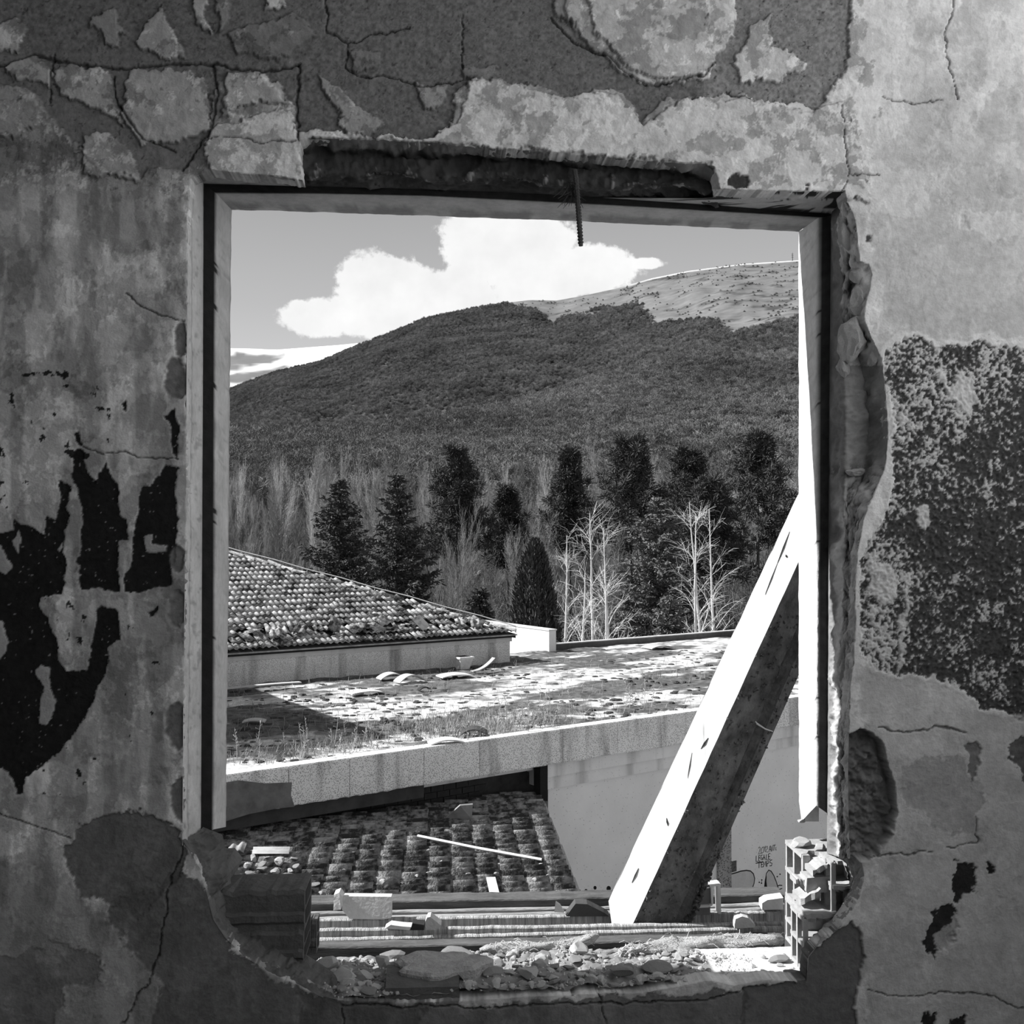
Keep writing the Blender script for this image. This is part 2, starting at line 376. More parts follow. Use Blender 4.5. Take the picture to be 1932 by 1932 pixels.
# right: black rough mould field over a bright ragged rim
rough1 = fbm(U, V, 5.5, 3, 41, 0.62); rough2 = fbm(U, V, 55, 4, 42)
def mould(u, v, s):
    q = rough1[s] * 0.62 + rough2[s] * 0.38 + 0.09 * np.exp(-((u - 1650) / 45.0) ** 2) + 0.03 * sstep(1000, 700, v)
    return 0.03 + 0.50 * sstep(0.545, 0.66, q) ** 1.4 + 0.07 * rough1[s]
MP = [(1672, 664), (1700, 642), (1735, 640), (1770, 652), (1812, 655), (1850, 640), (1900, 655), (2330, 648), (2330, 1380), (1920, 1362), (1890, 1340), (1855, 1338), (1815, 1300), (1760, 1275), (1700, 1270),
      (1650, 1262), (1622, 1240), (1624, 1180), (1622, 1110), (1632, 1050), (1660, 985), (1684, 925), (1690, 870), (1686, 780), (1672, 720)]
MP2 = [((x - 1800) * 1.06 + 1800, (y - 980) * 1.035 + 980) for x, y in MP]
patch(MP2, 0.72, -0.001, 1.5, 0.5, 0.1, 0.8)
patch(MP, mould, 0.003, 1.5, 0.9)
inm = sdf(U, V, MP); hgt += np.where(inm < 0, (rough1 - 0.5) * 0.010, 0)
for poly in ([(1765, 695), (1785, 700), (1800, 735), (1812, 700), (1830, 720), (1845, 745), (1832, 788), (1815, 780), (1790, 735)], [(1725, 960), (1745, 958), (1762, 985), (1750, 998), (1730, 985)],
             [(1642, 1065), (1690, 1075), (1700, 1130), (1665, 1150), (1640, 1110)], [(1700, 1170), (1714, 1080), (1722, 1085), (1712, 1170), (1702, 1260), (1692, 1265)],
             [(1795, 1085), (1806, 1086), (1806, 1104), (1797, 1104)], [(1762, 1115), (1790, 1120), (1770, 1126)], [(1860, 915), (1868, 912), (1872, 940), (1864, 940)], [(1700, 780), (1712, 790), (1706, 812), (1698, 800)]):
    patch(poly, 0.62, -0.002, 2.5, 0.9, 0.25, 0.9)
# right, below: paler plaster, flaked patches
patch([(1612, 1270), (1640, 1262), (1760, 1280), (1850, 1340), (1900, 1350), (2330, 1400), (2330, 2200), (1640, 2200), (1640, 1800), (1690, 1560), (1690, 1470), (1640, 1380)], 0.50, 0, 6, 1.4, 0.3, 0.75, 0, 40)
patch([(1700, 1440), (1800, 1420), (1850, 1500), (1840, 1580), (1760, 1560), (1710, 1500)], 0.36, 0.001, 3, 1.5, 0.3, 0.8, 0, 20)
patch([(1820, 1405), (1842, 1410), (1848, 1440), (1832, 1480), (1825, 1440)], 0.2, 0.004, 1.5, 0.8)
patch([(1905, 1400), (1925, 1395), (2330, 1420), (2330, 1520), (1930, 1480), (1912, 1430)], 0.12, 0.004, 1.5, 1.0, 0.5)
for poly in ([(1806, 1628), (1838, 1630), (1836, 1690), (1792, 1702), (1798, 1662)], [(1760, 1722), (1800, 1706), (1812, 1748), (1788, 1790), (1748, 1806), (1740, 1772)], [(1858, 1620), (1870, 1622), (1872, 1642), (1860, 1642)],
             [(1792, 1756), (1806, 1758), (1802, 1776), (1790, 1776)], [(1745, 1915), (1770, 1910), (1775, 2200), (1740, 2200)], [(1795, 1925), (1818, 1920), (1822, 2200), (1798, 2200)]):
    patch(poly, 0.03, 0.003, 1.2, 0.9, 0.5)
patch([(1780, 1750), (1828, 1720), (1826, 1760), (1790, 1800), (1770, 1790)], 0.66, 0, 2, 1.0, 0.15, 0.6)
patch([(1738, 1815), (1756, 1820), (1750, 1845), (1738, 1838)], 0.66, 0, 2, 0.6, 0.15, 0.8)
# right: deep scar beside the jamb and the smooth dark undercoat below the hollow blocks
patch([(1590, 1392), (1622, 1375), (1648, 1385), (1672, 1425), (1686, 1480), (1690, 1530), (1682, 1580), (1660, 1612), (1640, 1622), (1580, 1625)], 0.18, 0.035, 2.5, 0.5, 0.3, 1, 0.2, 12)
scar = sdf(U, V, [(1590, 1392), (1648, 1385), (1690, 1530), (1660, 1612), (1580, 1625)])
hgt += np.where(scar < 0, (fbm(U, V, 26, 6, 51, .6) - 0.5) * 0.06, 0)
patch([(1500, 1810), (1545, 1786), (1610, 1735), (1625, 1762), (1630, 1815), (1616, 1872), (1612, 2200), (1380, 2200), (1400, 1862), (1500, 1852)], 0.15, 0.006, 1.5, 0.5, 0.2, 1, 0.2, 16)
# left: soot-black fields with torn edges
c3 = lambda pts: [(x / 2.972, 600 + y / 2.972) for x, y in pts]
BLK = [[(-330, 1020), (25, 1003), (27, 978), (38, 990), (55, 994), (84, 1007), (88, 974), (104, 980), (115, 940), (111, 905), (135, 920), (125, 955), (130, 975), (121, 1005), (124, 1100), (115, 1122), (78, 1125), (76, 1145), (90, 1172),
        (107, 1205), (110, 1240), (121, 1264), (165, 1265), (172, 1215), (182, 1180), (180, 1150), (192, 1140), (222, 1152), (228, 1205), (206, 1222), (205, 1250), (190, 1285), (170, 1330), (140, 1385), (110, 1420), (80, 1450), (45, 1465), (42, 1498),
        (32, 1500), (25, 1472), (0, 1450), (-330, 1440)],
       c3([(400, 900), (405, 810), (435, 735), (460, 740), (475, 800), (490, 880), (540, 930), (545, 880), (600, 815), (625, 900), (655, 935), (660, 1100), (700, 1130), (715, 1235), (665, 1245), (665, 1400), (668, 1545), (600, 1530), (560, 1515), (450, 1520),
           (445, 1400), (415, 1360), (445, 1330), (455, 1250), (450, 1180), (465, 1100), (440, 980)]),
       c3([(415, 650), (438, 636), (462, 720), (440, 722)]),
       c3([(790, 940), (855, 945), (900, 870), (920, 830), (990, 840), (988, 1000), (985, 1280), (960, 1400), (970, 1500), (870, 1510), (790, 1535), (690, 1545), (700, 1450), (740, 1350), (745, 1200), (770, 1100), (765, 1050)]),
       c3([(915, 545), (980, 505), (1002, 650), (998, 790), (962, 740), (958, 600)]), c3([(685, 470), (708, 448), (700, 512), (684, 505)]), c3([(825, 1650), (880, 1610), (880, 1640), (835, 1670)])]
for poly in BLK: patch(poly, 0.012, 0.003, 1.0, 0.42, 0.5, 1, 0, 8)
for poly in ([(63, 1265), (75, 1255), (98, 1262), (93, 1300), (106, 1325), (95, 1350), (86, 1370), (70, 1366), (76, 1330), (82, 1300)], [(-330, 1025), (0, 1028), (15, 1060), (21, 1075), (10, 1086), (-330, 1070)], [(-330, 1168), (2, 1170), (15, 1215), (0, 1242), (-330, 1240)],
             c3([(810, 1212), (850, 1208), (850, 1262), (942, 1272), (938, 1300), (880, 1322), (820, 1310)]), c3([(60, 1250), (95, 1200), (120, 1240), (90, 1320)]), c3([(320, 1300), (350, 1260), (355, 1290), (335, 1312)])):
    patch(poly, 0.34, -0.003, 1.0, 0.4, 0.15, 1, 0, 30)
soot = sstep(0.70, 0.705, fbm(U, V, 26, 5, 61, 0.55)) * (sdf(U, V, [(-330, 760), (150, 690), (210, 760), (200, 900), (100, 960), (-330, 960)]) < 0)
soot = np.maximum(soot, sstep(0.745, 0.75, fbm(U, V, 22, 5, 62, 0.55)) * ((U < 330) & (V > 1050) & (V < 1500)))
alb = alb * (1 - 0.95 * soot)
fleck = sstep(0.80, 0.84, fbm(U, V, 6, 3, 63))
alb = np.where((alb < 0.03) & (U < 500), alb + 0.22 * fleck, alb)
# left, below: flaked dark render, the low wall's shade painted into its tone
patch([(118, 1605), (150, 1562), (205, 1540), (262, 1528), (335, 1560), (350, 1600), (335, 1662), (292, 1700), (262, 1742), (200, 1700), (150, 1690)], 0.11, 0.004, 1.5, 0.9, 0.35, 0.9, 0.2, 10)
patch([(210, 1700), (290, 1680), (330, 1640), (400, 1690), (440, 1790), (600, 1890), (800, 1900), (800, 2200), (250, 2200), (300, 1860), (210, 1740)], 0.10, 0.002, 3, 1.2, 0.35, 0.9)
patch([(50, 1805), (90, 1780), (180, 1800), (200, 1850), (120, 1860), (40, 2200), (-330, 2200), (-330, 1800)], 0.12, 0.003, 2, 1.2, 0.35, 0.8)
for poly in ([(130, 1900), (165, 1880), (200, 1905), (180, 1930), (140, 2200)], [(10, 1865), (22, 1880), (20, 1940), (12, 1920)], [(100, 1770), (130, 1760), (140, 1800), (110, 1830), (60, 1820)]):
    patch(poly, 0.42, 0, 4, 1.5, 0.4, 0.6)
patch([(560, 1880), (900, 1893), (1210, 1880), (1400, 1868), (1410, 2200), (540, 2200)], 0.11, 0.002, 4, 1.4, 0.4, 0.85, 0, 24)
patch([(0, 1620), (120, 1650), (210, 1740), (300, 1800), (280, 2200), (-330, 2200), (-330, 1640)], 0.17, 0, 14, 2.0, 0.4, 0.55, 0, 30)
# left: mortar dabs where the frame was fixed
for (x, y, rx, ry) in ((340, 640, 14, 36), (332, 715, 22, 42), (334, 1055, 14, 28), (336, 1150, 16, 36), (330, 1370, 20, 46), (340, 1510, 22, 42)):
    patch([(x + rx * math.cos(t * 0.7), y + ry * math.sin(t * 0.7)) for t in range(9)], 0.17, 0.006, 2.5, 0.5, 0.35)
# cracks
CRK = [([(-30, 132), (60, 100), (130, 118), (230, 128), (330, 118), (400, 122), (480, 128), (520, 132), (565, 118)], 3.2), ([(400, 122), (412, 180), (398, 240), (345, 322)], 2.5), ([(560, 120), (562, 200), (564, 262)], 2.2),
       ([(612, -20), (618, 60), (660, 76), (720, 62), (770, 48)], 1.5), ([(660, 76), (650, 130), (690, 146), (725, 140), (790, 165), (900, 148)], 1.3), ([(872, 30), (870, 110), (876, 140)], 1.0),
       ([(1040, 30), (1085, 80), (1150, 110), (1200, 150), (1240, 160), (1330, 140), (1350, 120)], 2.0), ([(210, 140), (220, 190), (270, 260), (330, 285)], 1.8), ([(395, 265), (440, 255), (500, 272), (562, 268)], 1.0),
       ([(90, 190), (95, 130), (100, 100)], 1.6), ([(1370, 170), (1400, 185), (1420, 190)], 1.6), ([(1800, 0), (1780, 60), (1795, 140), (1805, 190)], 0.9), ([(1660, 185), (1720, 195), (1780, 190)], 0.7),
       ([(1590, 365), (1596, 330), (1588, 200)], 0.8), ([(1600, 330), (1640, 325), (1660, 330)], 0.8), ([(240, 555), (290, 590), (350, 605)], 1.0), ([(150, 845), (190, 858), (240, 855), (280, 868), (340, 866)], 0.9),
       ([(344, 1600), (320, 1660), (310, 1740), (300, 1800), (270, 1870), (230, 1932)], 1.6), ([(1660, 1376), (1720, 1378), (1780, 1374), (1820, 1380)], 1.6), ([(1640, 1620), (1700, 1612), (1760, 1610)], 1.2), ([(1844, 1540), (1842, 1590), (1790, 1600)], 1.0),
       ([(1640, 1870), (1700, 1880), (1780, 1872), (1860, 1880), (1932, 1900)], 1.2), ([(640, 1905), (660, 1960)], 1.2), ([(640, 1900), (900, 1900), (1130, 1895), (1330, 1890), (1400, 1870)], 1.3), ([(1130, 1870), (1145, 1932)], 1.2), ([(-20, 1530), (80, 1560), (130, 1580)], 0.8)]
for ln, wd in CRK:
    P = np.array(ln); s = (U > P[:, 0].min() - 30) & (U < P[:, 0].max() + 30) & (V > P[:, 1].min() - 30) & (V < P[:, 1].max() + 30)
    if not s.any(): continue
    d = pdist(WU2[s] + (nF[s] - 0.5) * 4, WV2[s] + (nF[s] - 0.5) * 4, ln); k = sstep(wd + 0.9, wd * 0.3, d)
    alb[s] *= 1 - 0.72 * k; hgt[s] -= 0.005 * k
alb = np.clip(alb * (0.94 + 0.12 * nF), 0.008, 0.8)
hgt += (fbm(U, V, 4, 2, 71) - 0.5) * 0.0007

# ---------- cut the opening out of the grid
cu = 0.25 * (U[:-1, :-1] + U[1:, :-1] + U[:-1, 1:] + U[1:, 1:]); cv = 0.25 * (V[:-1, :-1] + V[1:, :-1] + V[:-1, 1:] + V[1:, 1:])
ou = fbm(cu, cv, 18, 3, 81) - 0.5
sd = sdf(cu, cv, OPEN)
keep = sd > 0
idx = np.arange(U.size).reshape(shape)
quads = np.stack([idx[:-1, :-1], idx[:-1, 1:], idx[1:, 1:], idx[1:, :-1]], -1)[keep]
VX = np.stack([GX, -hgt, GZ], -1).reshape(-1, 3)
kept = np.zeros(U.size, bool); kept[quads.ravel()] = True
remq = np.stack([idx[:-1, :-1], idx[:-1, 1:], idx[1:, 1:], idx[1:, :-1]], -1)[~keep]
rem = np.zeros(U.size, bool); rem[remq.ravel()] = True
bnd = np.where(kept & rem)[0]
# snap the stair-stepped border onto the measured outline
P = np.array(OPEN, float); bu = U.ravel()[bnd]; bv = V.ravel()[bnd]
best = np.full(len(bnd), 1e12); bx = bu.copy(); by = bv.copy()
for i in range(len(P)):
    a = P[i]; e = P[(i + 1) % len(P)] - a; t = np.clip(((bu - a[0]) * e[0] + (bv - a[1]) * e[1]) / (e @ e), 0, 1)
    qx = a[0] + t * e[0]; qy = a[1] + t * e[1]; d = (qx - bu) ** 2 + (qy - bv) ** 2
    m_ = d < best; best[m_] = d[m_]; bx[m_] = qx[m_]; by[m_] = qy[m_]
jx = (fbm(bx, by, 7, 3, 83) - 0.5) * 5; jy = (fbm(bx, by, 7, 3, 84) - 0.5) * 5
for i, b_ in enumerate(bnd):
    q = at_y(bx[i] + jx[i], by[i] + jy[i], 0); VX[b_, 0] = q.x; VX[b_, 2] = q.z
# give the edge its thickness: run the border back into the wall
qs = np.sort(np.stack([quads[:, [0, 1]], quads[:, [1, 2]], quads[:, [2, 3]], quads[:, [3, 0]]], 1).reshape(-1, 2), 1)
qo = np.stack([quads[:, [0, 1]], quads[:, [1, 2]], quads[:, [2, 3]], quads[:, [3, 0]]], 1).reshape(-1, 2)
isb = np.zeros(U.size, bool); isb[bnd] = True
cand = isb[qo[:, 0]] & isb[qo[:, 1]]
key = qs[:, 0].astype(np.int64) * U.size + qs[:, 1]
uq, inv, cnt = np.unique(key, return_inverse=True, return_counts=True)
be = qo[cand & (cnt[inv] == 1)]
mp = {b_: U.size + i for i, b_ in enumerate(bnd)}
back = VX[bnd].copy(); back[:, 1] = 0.045
VX = np.concatenate([VX, back]); ALB = np.concatenate([alb.ravel(), alb.ravel()[bnd] * 0.8])
rim = np.array([[e[1], e[0], mp[e[0]], mp[e[1]]] for e in be])
quads = np.concatenate([quads, rim])
used, newi = np.unique(quads.ravel(), return_inverse=True)
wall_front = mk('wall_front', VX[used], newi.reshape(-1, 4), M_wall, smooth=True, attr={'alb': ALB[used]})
tag(wall_front, kind='structure')

# masonry body behind the plaster
wb = MB()
xl = at_y(372, 900, 0.13).x; xr = at_y(1700, 900, 0.0).x; zt = at_y(966, 250, 0.0).z; zb = at_y(966, 1990, 0.0).z
wb.box((XL - 0.3, 0.03, -3.5), (xl - 0.02, 0.27, ZC + 0.5)).box((xr, 0.05, -3.5), (XR + 0.3, 0.27, ZC + 0.5)).box((xl - 0.02, 0.03, zt), (xr, 0.27, ZC + 0.5)).box((xl - 0.02, 0.03, -3.5), (xr, 0.27, zb))
tag(wb.build('wall_outer', M_room), kind='structure')
# unseen rest of the room; roof gap and right wall shaped to bounce sunlight
def slab(name, lo, hi, m, n=1): return tag(MB().box(lo, hi).build(name, m), kind='structure')
slab('floor', (XL - 0.3, YB - 0.3, -0.25), (XR + 0.3, 0.0, 0.0), M_conc)
M_room2 = mat('low_bounce_plaster', 0.55, 0.92, 0.2, 3, 8, 0.3, 30)  # tone lowered on the unseen left and back walls to cut bounced light
slab('wall_left', (XL - 0.3, YB, 0.0), (XL, 0.03, ZC), M_room2)
slab('wall_right', (XR, YB, 0.0), (XR + 0.3, 0.05, ZC + 0.4), M_room)
slab('wall_back', (XL, YB - 0.3, 0.0), (XR, YB, ZC), M_room2)
slab('ceiling', (XL - 0.3, YB - 0.3, ZC), (-0.35, 0.03, ZC + 0.2), M_conc)  # edge placed so the sun reaches only the right wall
# ================================================================== edges of the opening
def resample(line, n):
    P = np.array(line, float); L = np.concatenate([[0], np.cumsum(np.linalg.norm(np.diff(P[:, :2], axis=0), axis=1))]); L /= L[-1]
    t = np.linspace(0, 1, n); return np.stack([np.interp(t, L, P[:, k]) for k in range(3)], 1)
def strip(name, lines, n, m, rough, tone, seed=0, mat_=None, rscale=14, pin=True):
    R = [resample(l, n) for l in lines]; rows = []
    S = np.linspace(0, len(R) - 1, m)
    for s in S:
        i = min(int(s), len(R) - 2); f = s - i; rows.append(R[i] * (1 - f) + R[i + 1] * f)
    G = np.stack(rows, 0)                                    # m x n x (px, py, y)
    u = G[..., 0]; v = G[..., 1]
    # noise domain in true wall millimetres so that folded strips do not smear
    a = np.arange(n)[None, :] * np.ones((m, 1)) * (np.linalg.norm(R[0][-1, :2] - R[0][0, :2]) / n); b = S[:, None] * np.ones((1, n)) * 40
    nz = fbm(a, b, rscale, 6, seed + 3, .6) - 0.5; n2 = fbm(a, b, rscale * 3, 3, seed + 9) - 0.5
    env = np.ones((m, 1))
    if pin: env = np.minimum(1, np.minimum(S, (len(R) - 1) - S) * 2.5)[:, None]
    pts = np.zeros((m, n, 3))
    for i in range(m):
        for j in range(n):
            pts[i, j] = at_y(u[i, j], v[i, j], G[i, j, 2])
    d = (nz * 0.7 + n2) * rough * env
    e1 = np.gradient(pts, axis=0); e2 = np.gradient(pts, axis=1); nn = np.cross(e1, e2); nn /= np.linalg.norm(nn, axis=2, keepdims=True) + 1e-9
    pts = pts + nn * d[..., None]
    A = tone(a, b, u, v, S[:, None] * np.ones((1, n)), nz, n2)
    ii = np.arange(m * n).reshape(m, n)
    q = np.stack([ii[:-1, :-1], ii[:-1, 1:], ii[1:, 1:], ii[1:, :-1]], -1).reshape(-1, 4)
    # thickness: a back skin a few centimetres into the wall
    vs = pts.reshape(-1, 3)
    return tag(mk(name, vs, q, mat_ or M_wall, smooth=True, attr={'alb': np.clip(A, 0.008, 0.85).ravel()}), kind='structure')

YI, YC, YO = 0.135, 0.137, 0.28          # depth of the inner reveal, of the stop, of the outer edge
B_L = [(384, 345, YI), (383, 700, YI), (381, 1100, YI), (380, 1400, YI), (379, 1575, YI)]
A_L = [(360, 338, 0.0), (354, 420, 0.0), (352, 700, 0.0), (350, 1000, 0.0), (346, 1300, 0.0), (344, 1595, 0.0)]
A2_L = [(368, 340, 0.035), (363, 420, 0.03), (362, 700, 0.03), (360, 1000, 0.03), (357, 1300, 0.03), (354, 1595, 0.03)]
def t_left(a, b, u, v, s, nz, n2):
    base = 0.50 + 0.25 * n2; gap = np.exp(-((s - 0.95) / 0.07) ** 2)
    chip = sstep(0.12, 0.2, nz)
    return base * (1 - 0.35 * gap) * (1 - 0.35 * chip)
strip('trim_1', [A_L, A2_L, B_L], 260, 16, 0.006, t_left, 100)
# concrete surround: dark face of the stop towards the room, then the outer reveal
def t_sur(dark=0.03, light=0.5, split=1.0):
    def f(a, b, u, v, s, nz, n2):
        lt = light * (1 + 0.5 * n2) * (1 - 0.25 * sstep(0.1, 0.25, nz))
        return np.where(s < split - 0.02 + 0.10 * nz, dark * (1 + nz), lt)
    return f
B2_L = [(378, 340, YI), (377, 700, YI), (375, 1100, YI), (374, 1400, YI), (372, 1580, YI)]
C_L = [(409, 366, YC), (407, 700, YC), (406, 1100, YC), (405, 1400, YC), (404, 1565, YC)]
D_L = [(437, 396, YO), (434, 700, YO), (431, 1100, YO), (428, 1400, YO), (426, 1560, YO)]
E_L = [(405, 380, YO + 0.01), (400, 1560, YO + 0.01)]
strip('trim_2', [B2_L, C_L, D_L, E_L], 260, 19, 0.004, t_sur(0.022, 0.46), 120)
# head: dark slot and the concrete lintel bar
B_T = [(376, 346, YI), (570, 350, YI), (800, 356, YI), (1000, 364, YI), (1200, 376, YI), (1355, 387, YI), (1600, 402, YI)]
C_T = [(409, 366, YC), (600, 367, YC), (800, 371, YC), (1000, 381, YC), (1100, 386, YC), (1300, 397, YC), (1543, 411, YC)]
D_T = [(437, 396, YO), (600, 400, YO), (800, 407, YO), (1000, 414, YO), (1100, 418, YO), (1300, 427, YO), (1507, 437, YO)]
E_T = [(400, 350, YO + 0.01), (1560, 390, YO + 0.01)]
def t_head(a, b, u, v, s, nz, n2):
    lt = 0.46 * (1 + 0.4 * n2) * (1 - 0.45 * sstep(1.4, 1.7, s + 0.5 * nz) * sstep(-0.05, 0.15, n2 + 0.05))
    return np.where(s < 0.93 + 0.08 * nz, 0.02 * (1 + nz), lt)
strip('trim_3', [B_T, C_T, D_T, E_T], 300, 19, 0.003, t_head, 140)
# right jamb of the surround
B_R = [(1590, 385, YI + .004), (1580, 700, YI + .004), (1578, 1000, YI + .004), (1577, 1300, YI + .004), (1576, 1545, YI + .004)]
C_R = [(1545, 398, YC), (1543, 700, YC), (1542, 1000, YC), (1541, 1300, YC), (1540, 1520, YC)]
D_R = [(1507, 437, YO), (1507, 700, YO), (1507, 1000, YO), (1507, 1300, YO), (1507, 1510, YO), (1512, 1550, YO)]
E_R = [(1545, 437, YO + 0.01), (1545, 1550, YO + 0.01)]
strip('trim_4', [B_R, C_R, D_R, E_R], 260, 19, 0.003, t_sur(0.06, 0.62), 160)
# soffit of the plaster: left stub, broken cavity with fallen plaster, right soffit with flaking paint
L_SO = [[(360, 336, 0.0), (396, 321, 0.0), (480, 330, 0.0), (571, 341, 0.0)], [(366, 340, 0.06), (400, 336, 0.06), (480, 340, 0.06), (574, 348, 0.06)], [(376, 346, YI), (400, 347, YI), (480, 349, YI), (580, 352, YI)]]
strip('trim_5', L_SO, 90, 10, 0.006, lambda a, b, u, v, s, nz, n2: 0.34 * (1 + 0.8 * nz) * (1 - 0.7 * sstep(0.1, 0.2, n2 + 0.3 * nz)), 180)
O_T = [(566, 262, 0.0), (640, 262, 0.0), (700, 263, 0.0), (760, 268, 0.0), (830, 270, 0.0), (880, 277, 0.0), (940, 283, 0.0), (1000, 284, 0.0), (1060, 290, 0.0), (1130, 296, 0.0), (1200, 303, 0.0), (1290, 309, 0.0), (1330, 309, 0.0), (1353, 330, 0.0)]
O_T2 = [(566, 290, 0.06), (760, 296, 0.07), (940, 305, 0.07), (1130, 318, 0.07), (1290, 330, 0.06), (1353, 340, 0.05)]
O_T3 = [(566, 325, 0.055), (760, 332, 0.06), (940, 338, 0.06), (1130, 346, 0.06), (1290, 352, 0.055), (1353, 357, 0.05)]
O_T4 = [(566, 332, 0.10), (760, 340, 0.10), (940, 346, 0.10), (1130, 354, 0.10), (1290, 366, 0.10), (1353, 374, 0.10)]
O_T5 = [(562, 351, YI), (760, 356, YI), (940, 362, YI), (1130, 372, YI), (1290, 383, YI), (1360, 388, YI)]
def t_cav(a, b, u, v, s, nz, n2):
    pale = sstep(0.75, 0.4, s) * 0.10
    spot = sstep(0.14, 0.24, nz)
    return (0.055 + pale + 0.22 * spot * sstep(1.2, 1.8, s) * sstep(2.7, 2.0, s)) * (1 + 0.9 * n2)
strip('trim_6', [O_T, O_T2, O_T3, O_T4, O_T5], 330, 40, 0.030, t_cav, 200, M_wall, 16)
R_SO = [[(1345, 357, 0.0), (1420, 360, 0.0), (1500, 362, 0.0), (1594, 362, 0.0)], [(1345, 374, 0.07), (1420, 378, 0.07), (1500, 382, 0.07), (1585, 382, 0.07)], [(1120, 372, YI), (1360, 388, YI), (1470, 397, YI), (1570, 404, YI)]]
def t_sof(a, b, u, v, s, nz, n2):
    flk = sstep(0.06, 0.09, n2 + 0.5 * nz + 0.04); return 0.5 * (1 + 0.2 * nz) * (1 - 0.95 * flk)
strip('trim_7', R_SO, 120, 12, 0.002, t_sof, 222)
# right inner reveal and the torn masonry beside it
O_R = [(p[0], p[1], 0.0) for p in [(1592, 362), (1596, 380), (1604, 392), (1614, 415), (1617, 450), (1622, 492), (1640, 500), (1645, 515), (1641, 545), (1634, 570), (1630, 600), (1640, 630), (1652, 655), (1664, 678), (1668, 715), (1672, 760), (1675, 820), (1670, 880),
        (1652, 925), (1630, 975), (1618, 1040), (1613, 1110), (1614, 1180), (1610, 1250), (1603, 1300), (1602, 1370), (1600, 1450), (1601, 1560), (1604, 1620)]]
M_R = [(1590, 372, 0.03), (1600, 470, 0.045), (1606, 560, 0.055), (1610, 640, 0.06), (1632, 720, 0.07), (1640, 800, 0.07), (1634, 880, 0.06), (1612, 950, 0.04), (1606, 1040, 0.03), (1604, 1180, 0.025), (1598, 1300, 0.03), (1596, 1450, 0.03), (1596, 1620, 0.03)]
N_R = [(1578, 384, 0.06), (1586, 470, 0.07), (1588, 560, 0.07), (1588, 640, 0.07), (1592, 720, 0.06), (1594, 800, 0.06), (1594, 880, 0.06), (1592, 950, 0.05), (1592, 1040, 0.045), (1590, 1180, 0.045), (1584, 1300, 0.06), (1582, 1450, 0.06), (1580, 1620, 0.06)]
I_R = [(1568, 402, YI), (1565, 700, YI), (1563, 1000, YI), (1562, 1300, YI), (1560, 1610, YI)]
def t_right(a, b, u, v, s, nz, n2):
    broken = 0.46 * (1 + 1.6 * nz + 0.8 * n2) * (1 - .75 * sstep(.02, .2, -nz - .5 * n2))  # hollows painted darker, cavity shade put into the masonry colour
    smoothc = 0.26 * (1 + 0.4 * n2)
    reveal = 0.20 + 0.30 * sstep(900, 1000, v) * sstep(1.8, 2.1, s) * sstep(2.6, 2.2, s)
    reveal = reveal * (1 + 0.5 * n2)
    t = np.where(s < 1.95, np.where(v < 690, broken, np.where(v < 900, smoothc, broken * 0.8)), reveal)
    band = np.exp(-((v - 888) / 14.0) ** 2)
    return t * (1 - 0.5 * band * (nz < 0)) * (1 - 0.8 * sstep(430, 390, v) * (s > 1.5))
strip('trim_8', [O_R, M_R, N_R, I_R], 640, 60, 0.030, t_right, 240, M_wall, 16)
# lower edge: mortar bed under the plaster's broken curve, bottom left and bottom
O_B = [(344, 1585, 0.0), (362, 1612, 0.0), (380, 1645, 0.0), (392, 1695, 0.0), (402, 1735, 0.0), (425, 1770, 0.0), (465, 1808, 0.0), (515, 1838, 0.0), (565, 1858, 0.0), (600, 1878, 0.0), (650, 1889, 0.0)]
O_B2 = [(372, 1570, 0.05), (388, 1600, 0.05), (402, 1640, 0.045), (412, 1690, 0.045), (424, 1730, 0.045), (450, 1764, 0.045), (490, 1794, 0.045), (530, 1815, 0.045), (575, 1838, 0.045), (612, 1862, 0.045), (655, 1878, 0.04)]
O_B3 = [(384, 1560, 0.14), (420, 1575, 0.14), (430, 1630, 0.14), (440, 1690, 0.14), (450, 1730, 0.14), (480, 1760, 0.14), (520, 1775, 0.14), (560, 1790, 0.13), (600, 1815, 0.12), (640, 1842, 0.10), (670, 1862, 0.08)]
strip('trim_9', [O_B, O_B2, O_B3], 320, 34, 0.030, lambda a, b, u, v, s, nz, n2: 0.10 * (1 + 0.9 * nz + 0.6 * n2), 260, M_wall, 11)
# right, below the scar: mortar edge beside the hollow blocks
O_Q = [(1606, 1612, 0.03), (1626, 1628, 0.0), (1630, 1655, 0.0), (1622, 1690, 0.0), (1605, 1722, 0.0), (1580, 1755, 0.0), (1545, 1782, 0.0), (1526, 1805, 0.0), (1522, 1850, 0.0)]
O_Q2 = [(1598, 1618, 0.06), (1606, 1634, 0.05), (1610, 1655, 0.05), (1602, 1684, 0.05), (1588, 1712, 0.05), (1562, 1740, 0.05), (1534, 1764, 0.05), (1520, 1790, 0.05), (1514, 1846, 0.05)]
O_Q3 = [(1590, 1625, 0.20), (1592, 1650, 0.20), (1590, 1670, 0.20), (1588, 1700, 0.20), (1580, 1730, 0.20), (1560, 1750, 0.20), (1545, 1770, 0.20), (1535, 1790, 0.20), (1530, 1830, 0.20)]
strip('trim_10', [O_Q, O_Q2, O_Q3], 260, 40, 0.016, lambda a, b, u, v, s, nz, n2: 0.26 * (1 + 0.8 * nz + 0.4 * n2), 280, M_wall, 12)

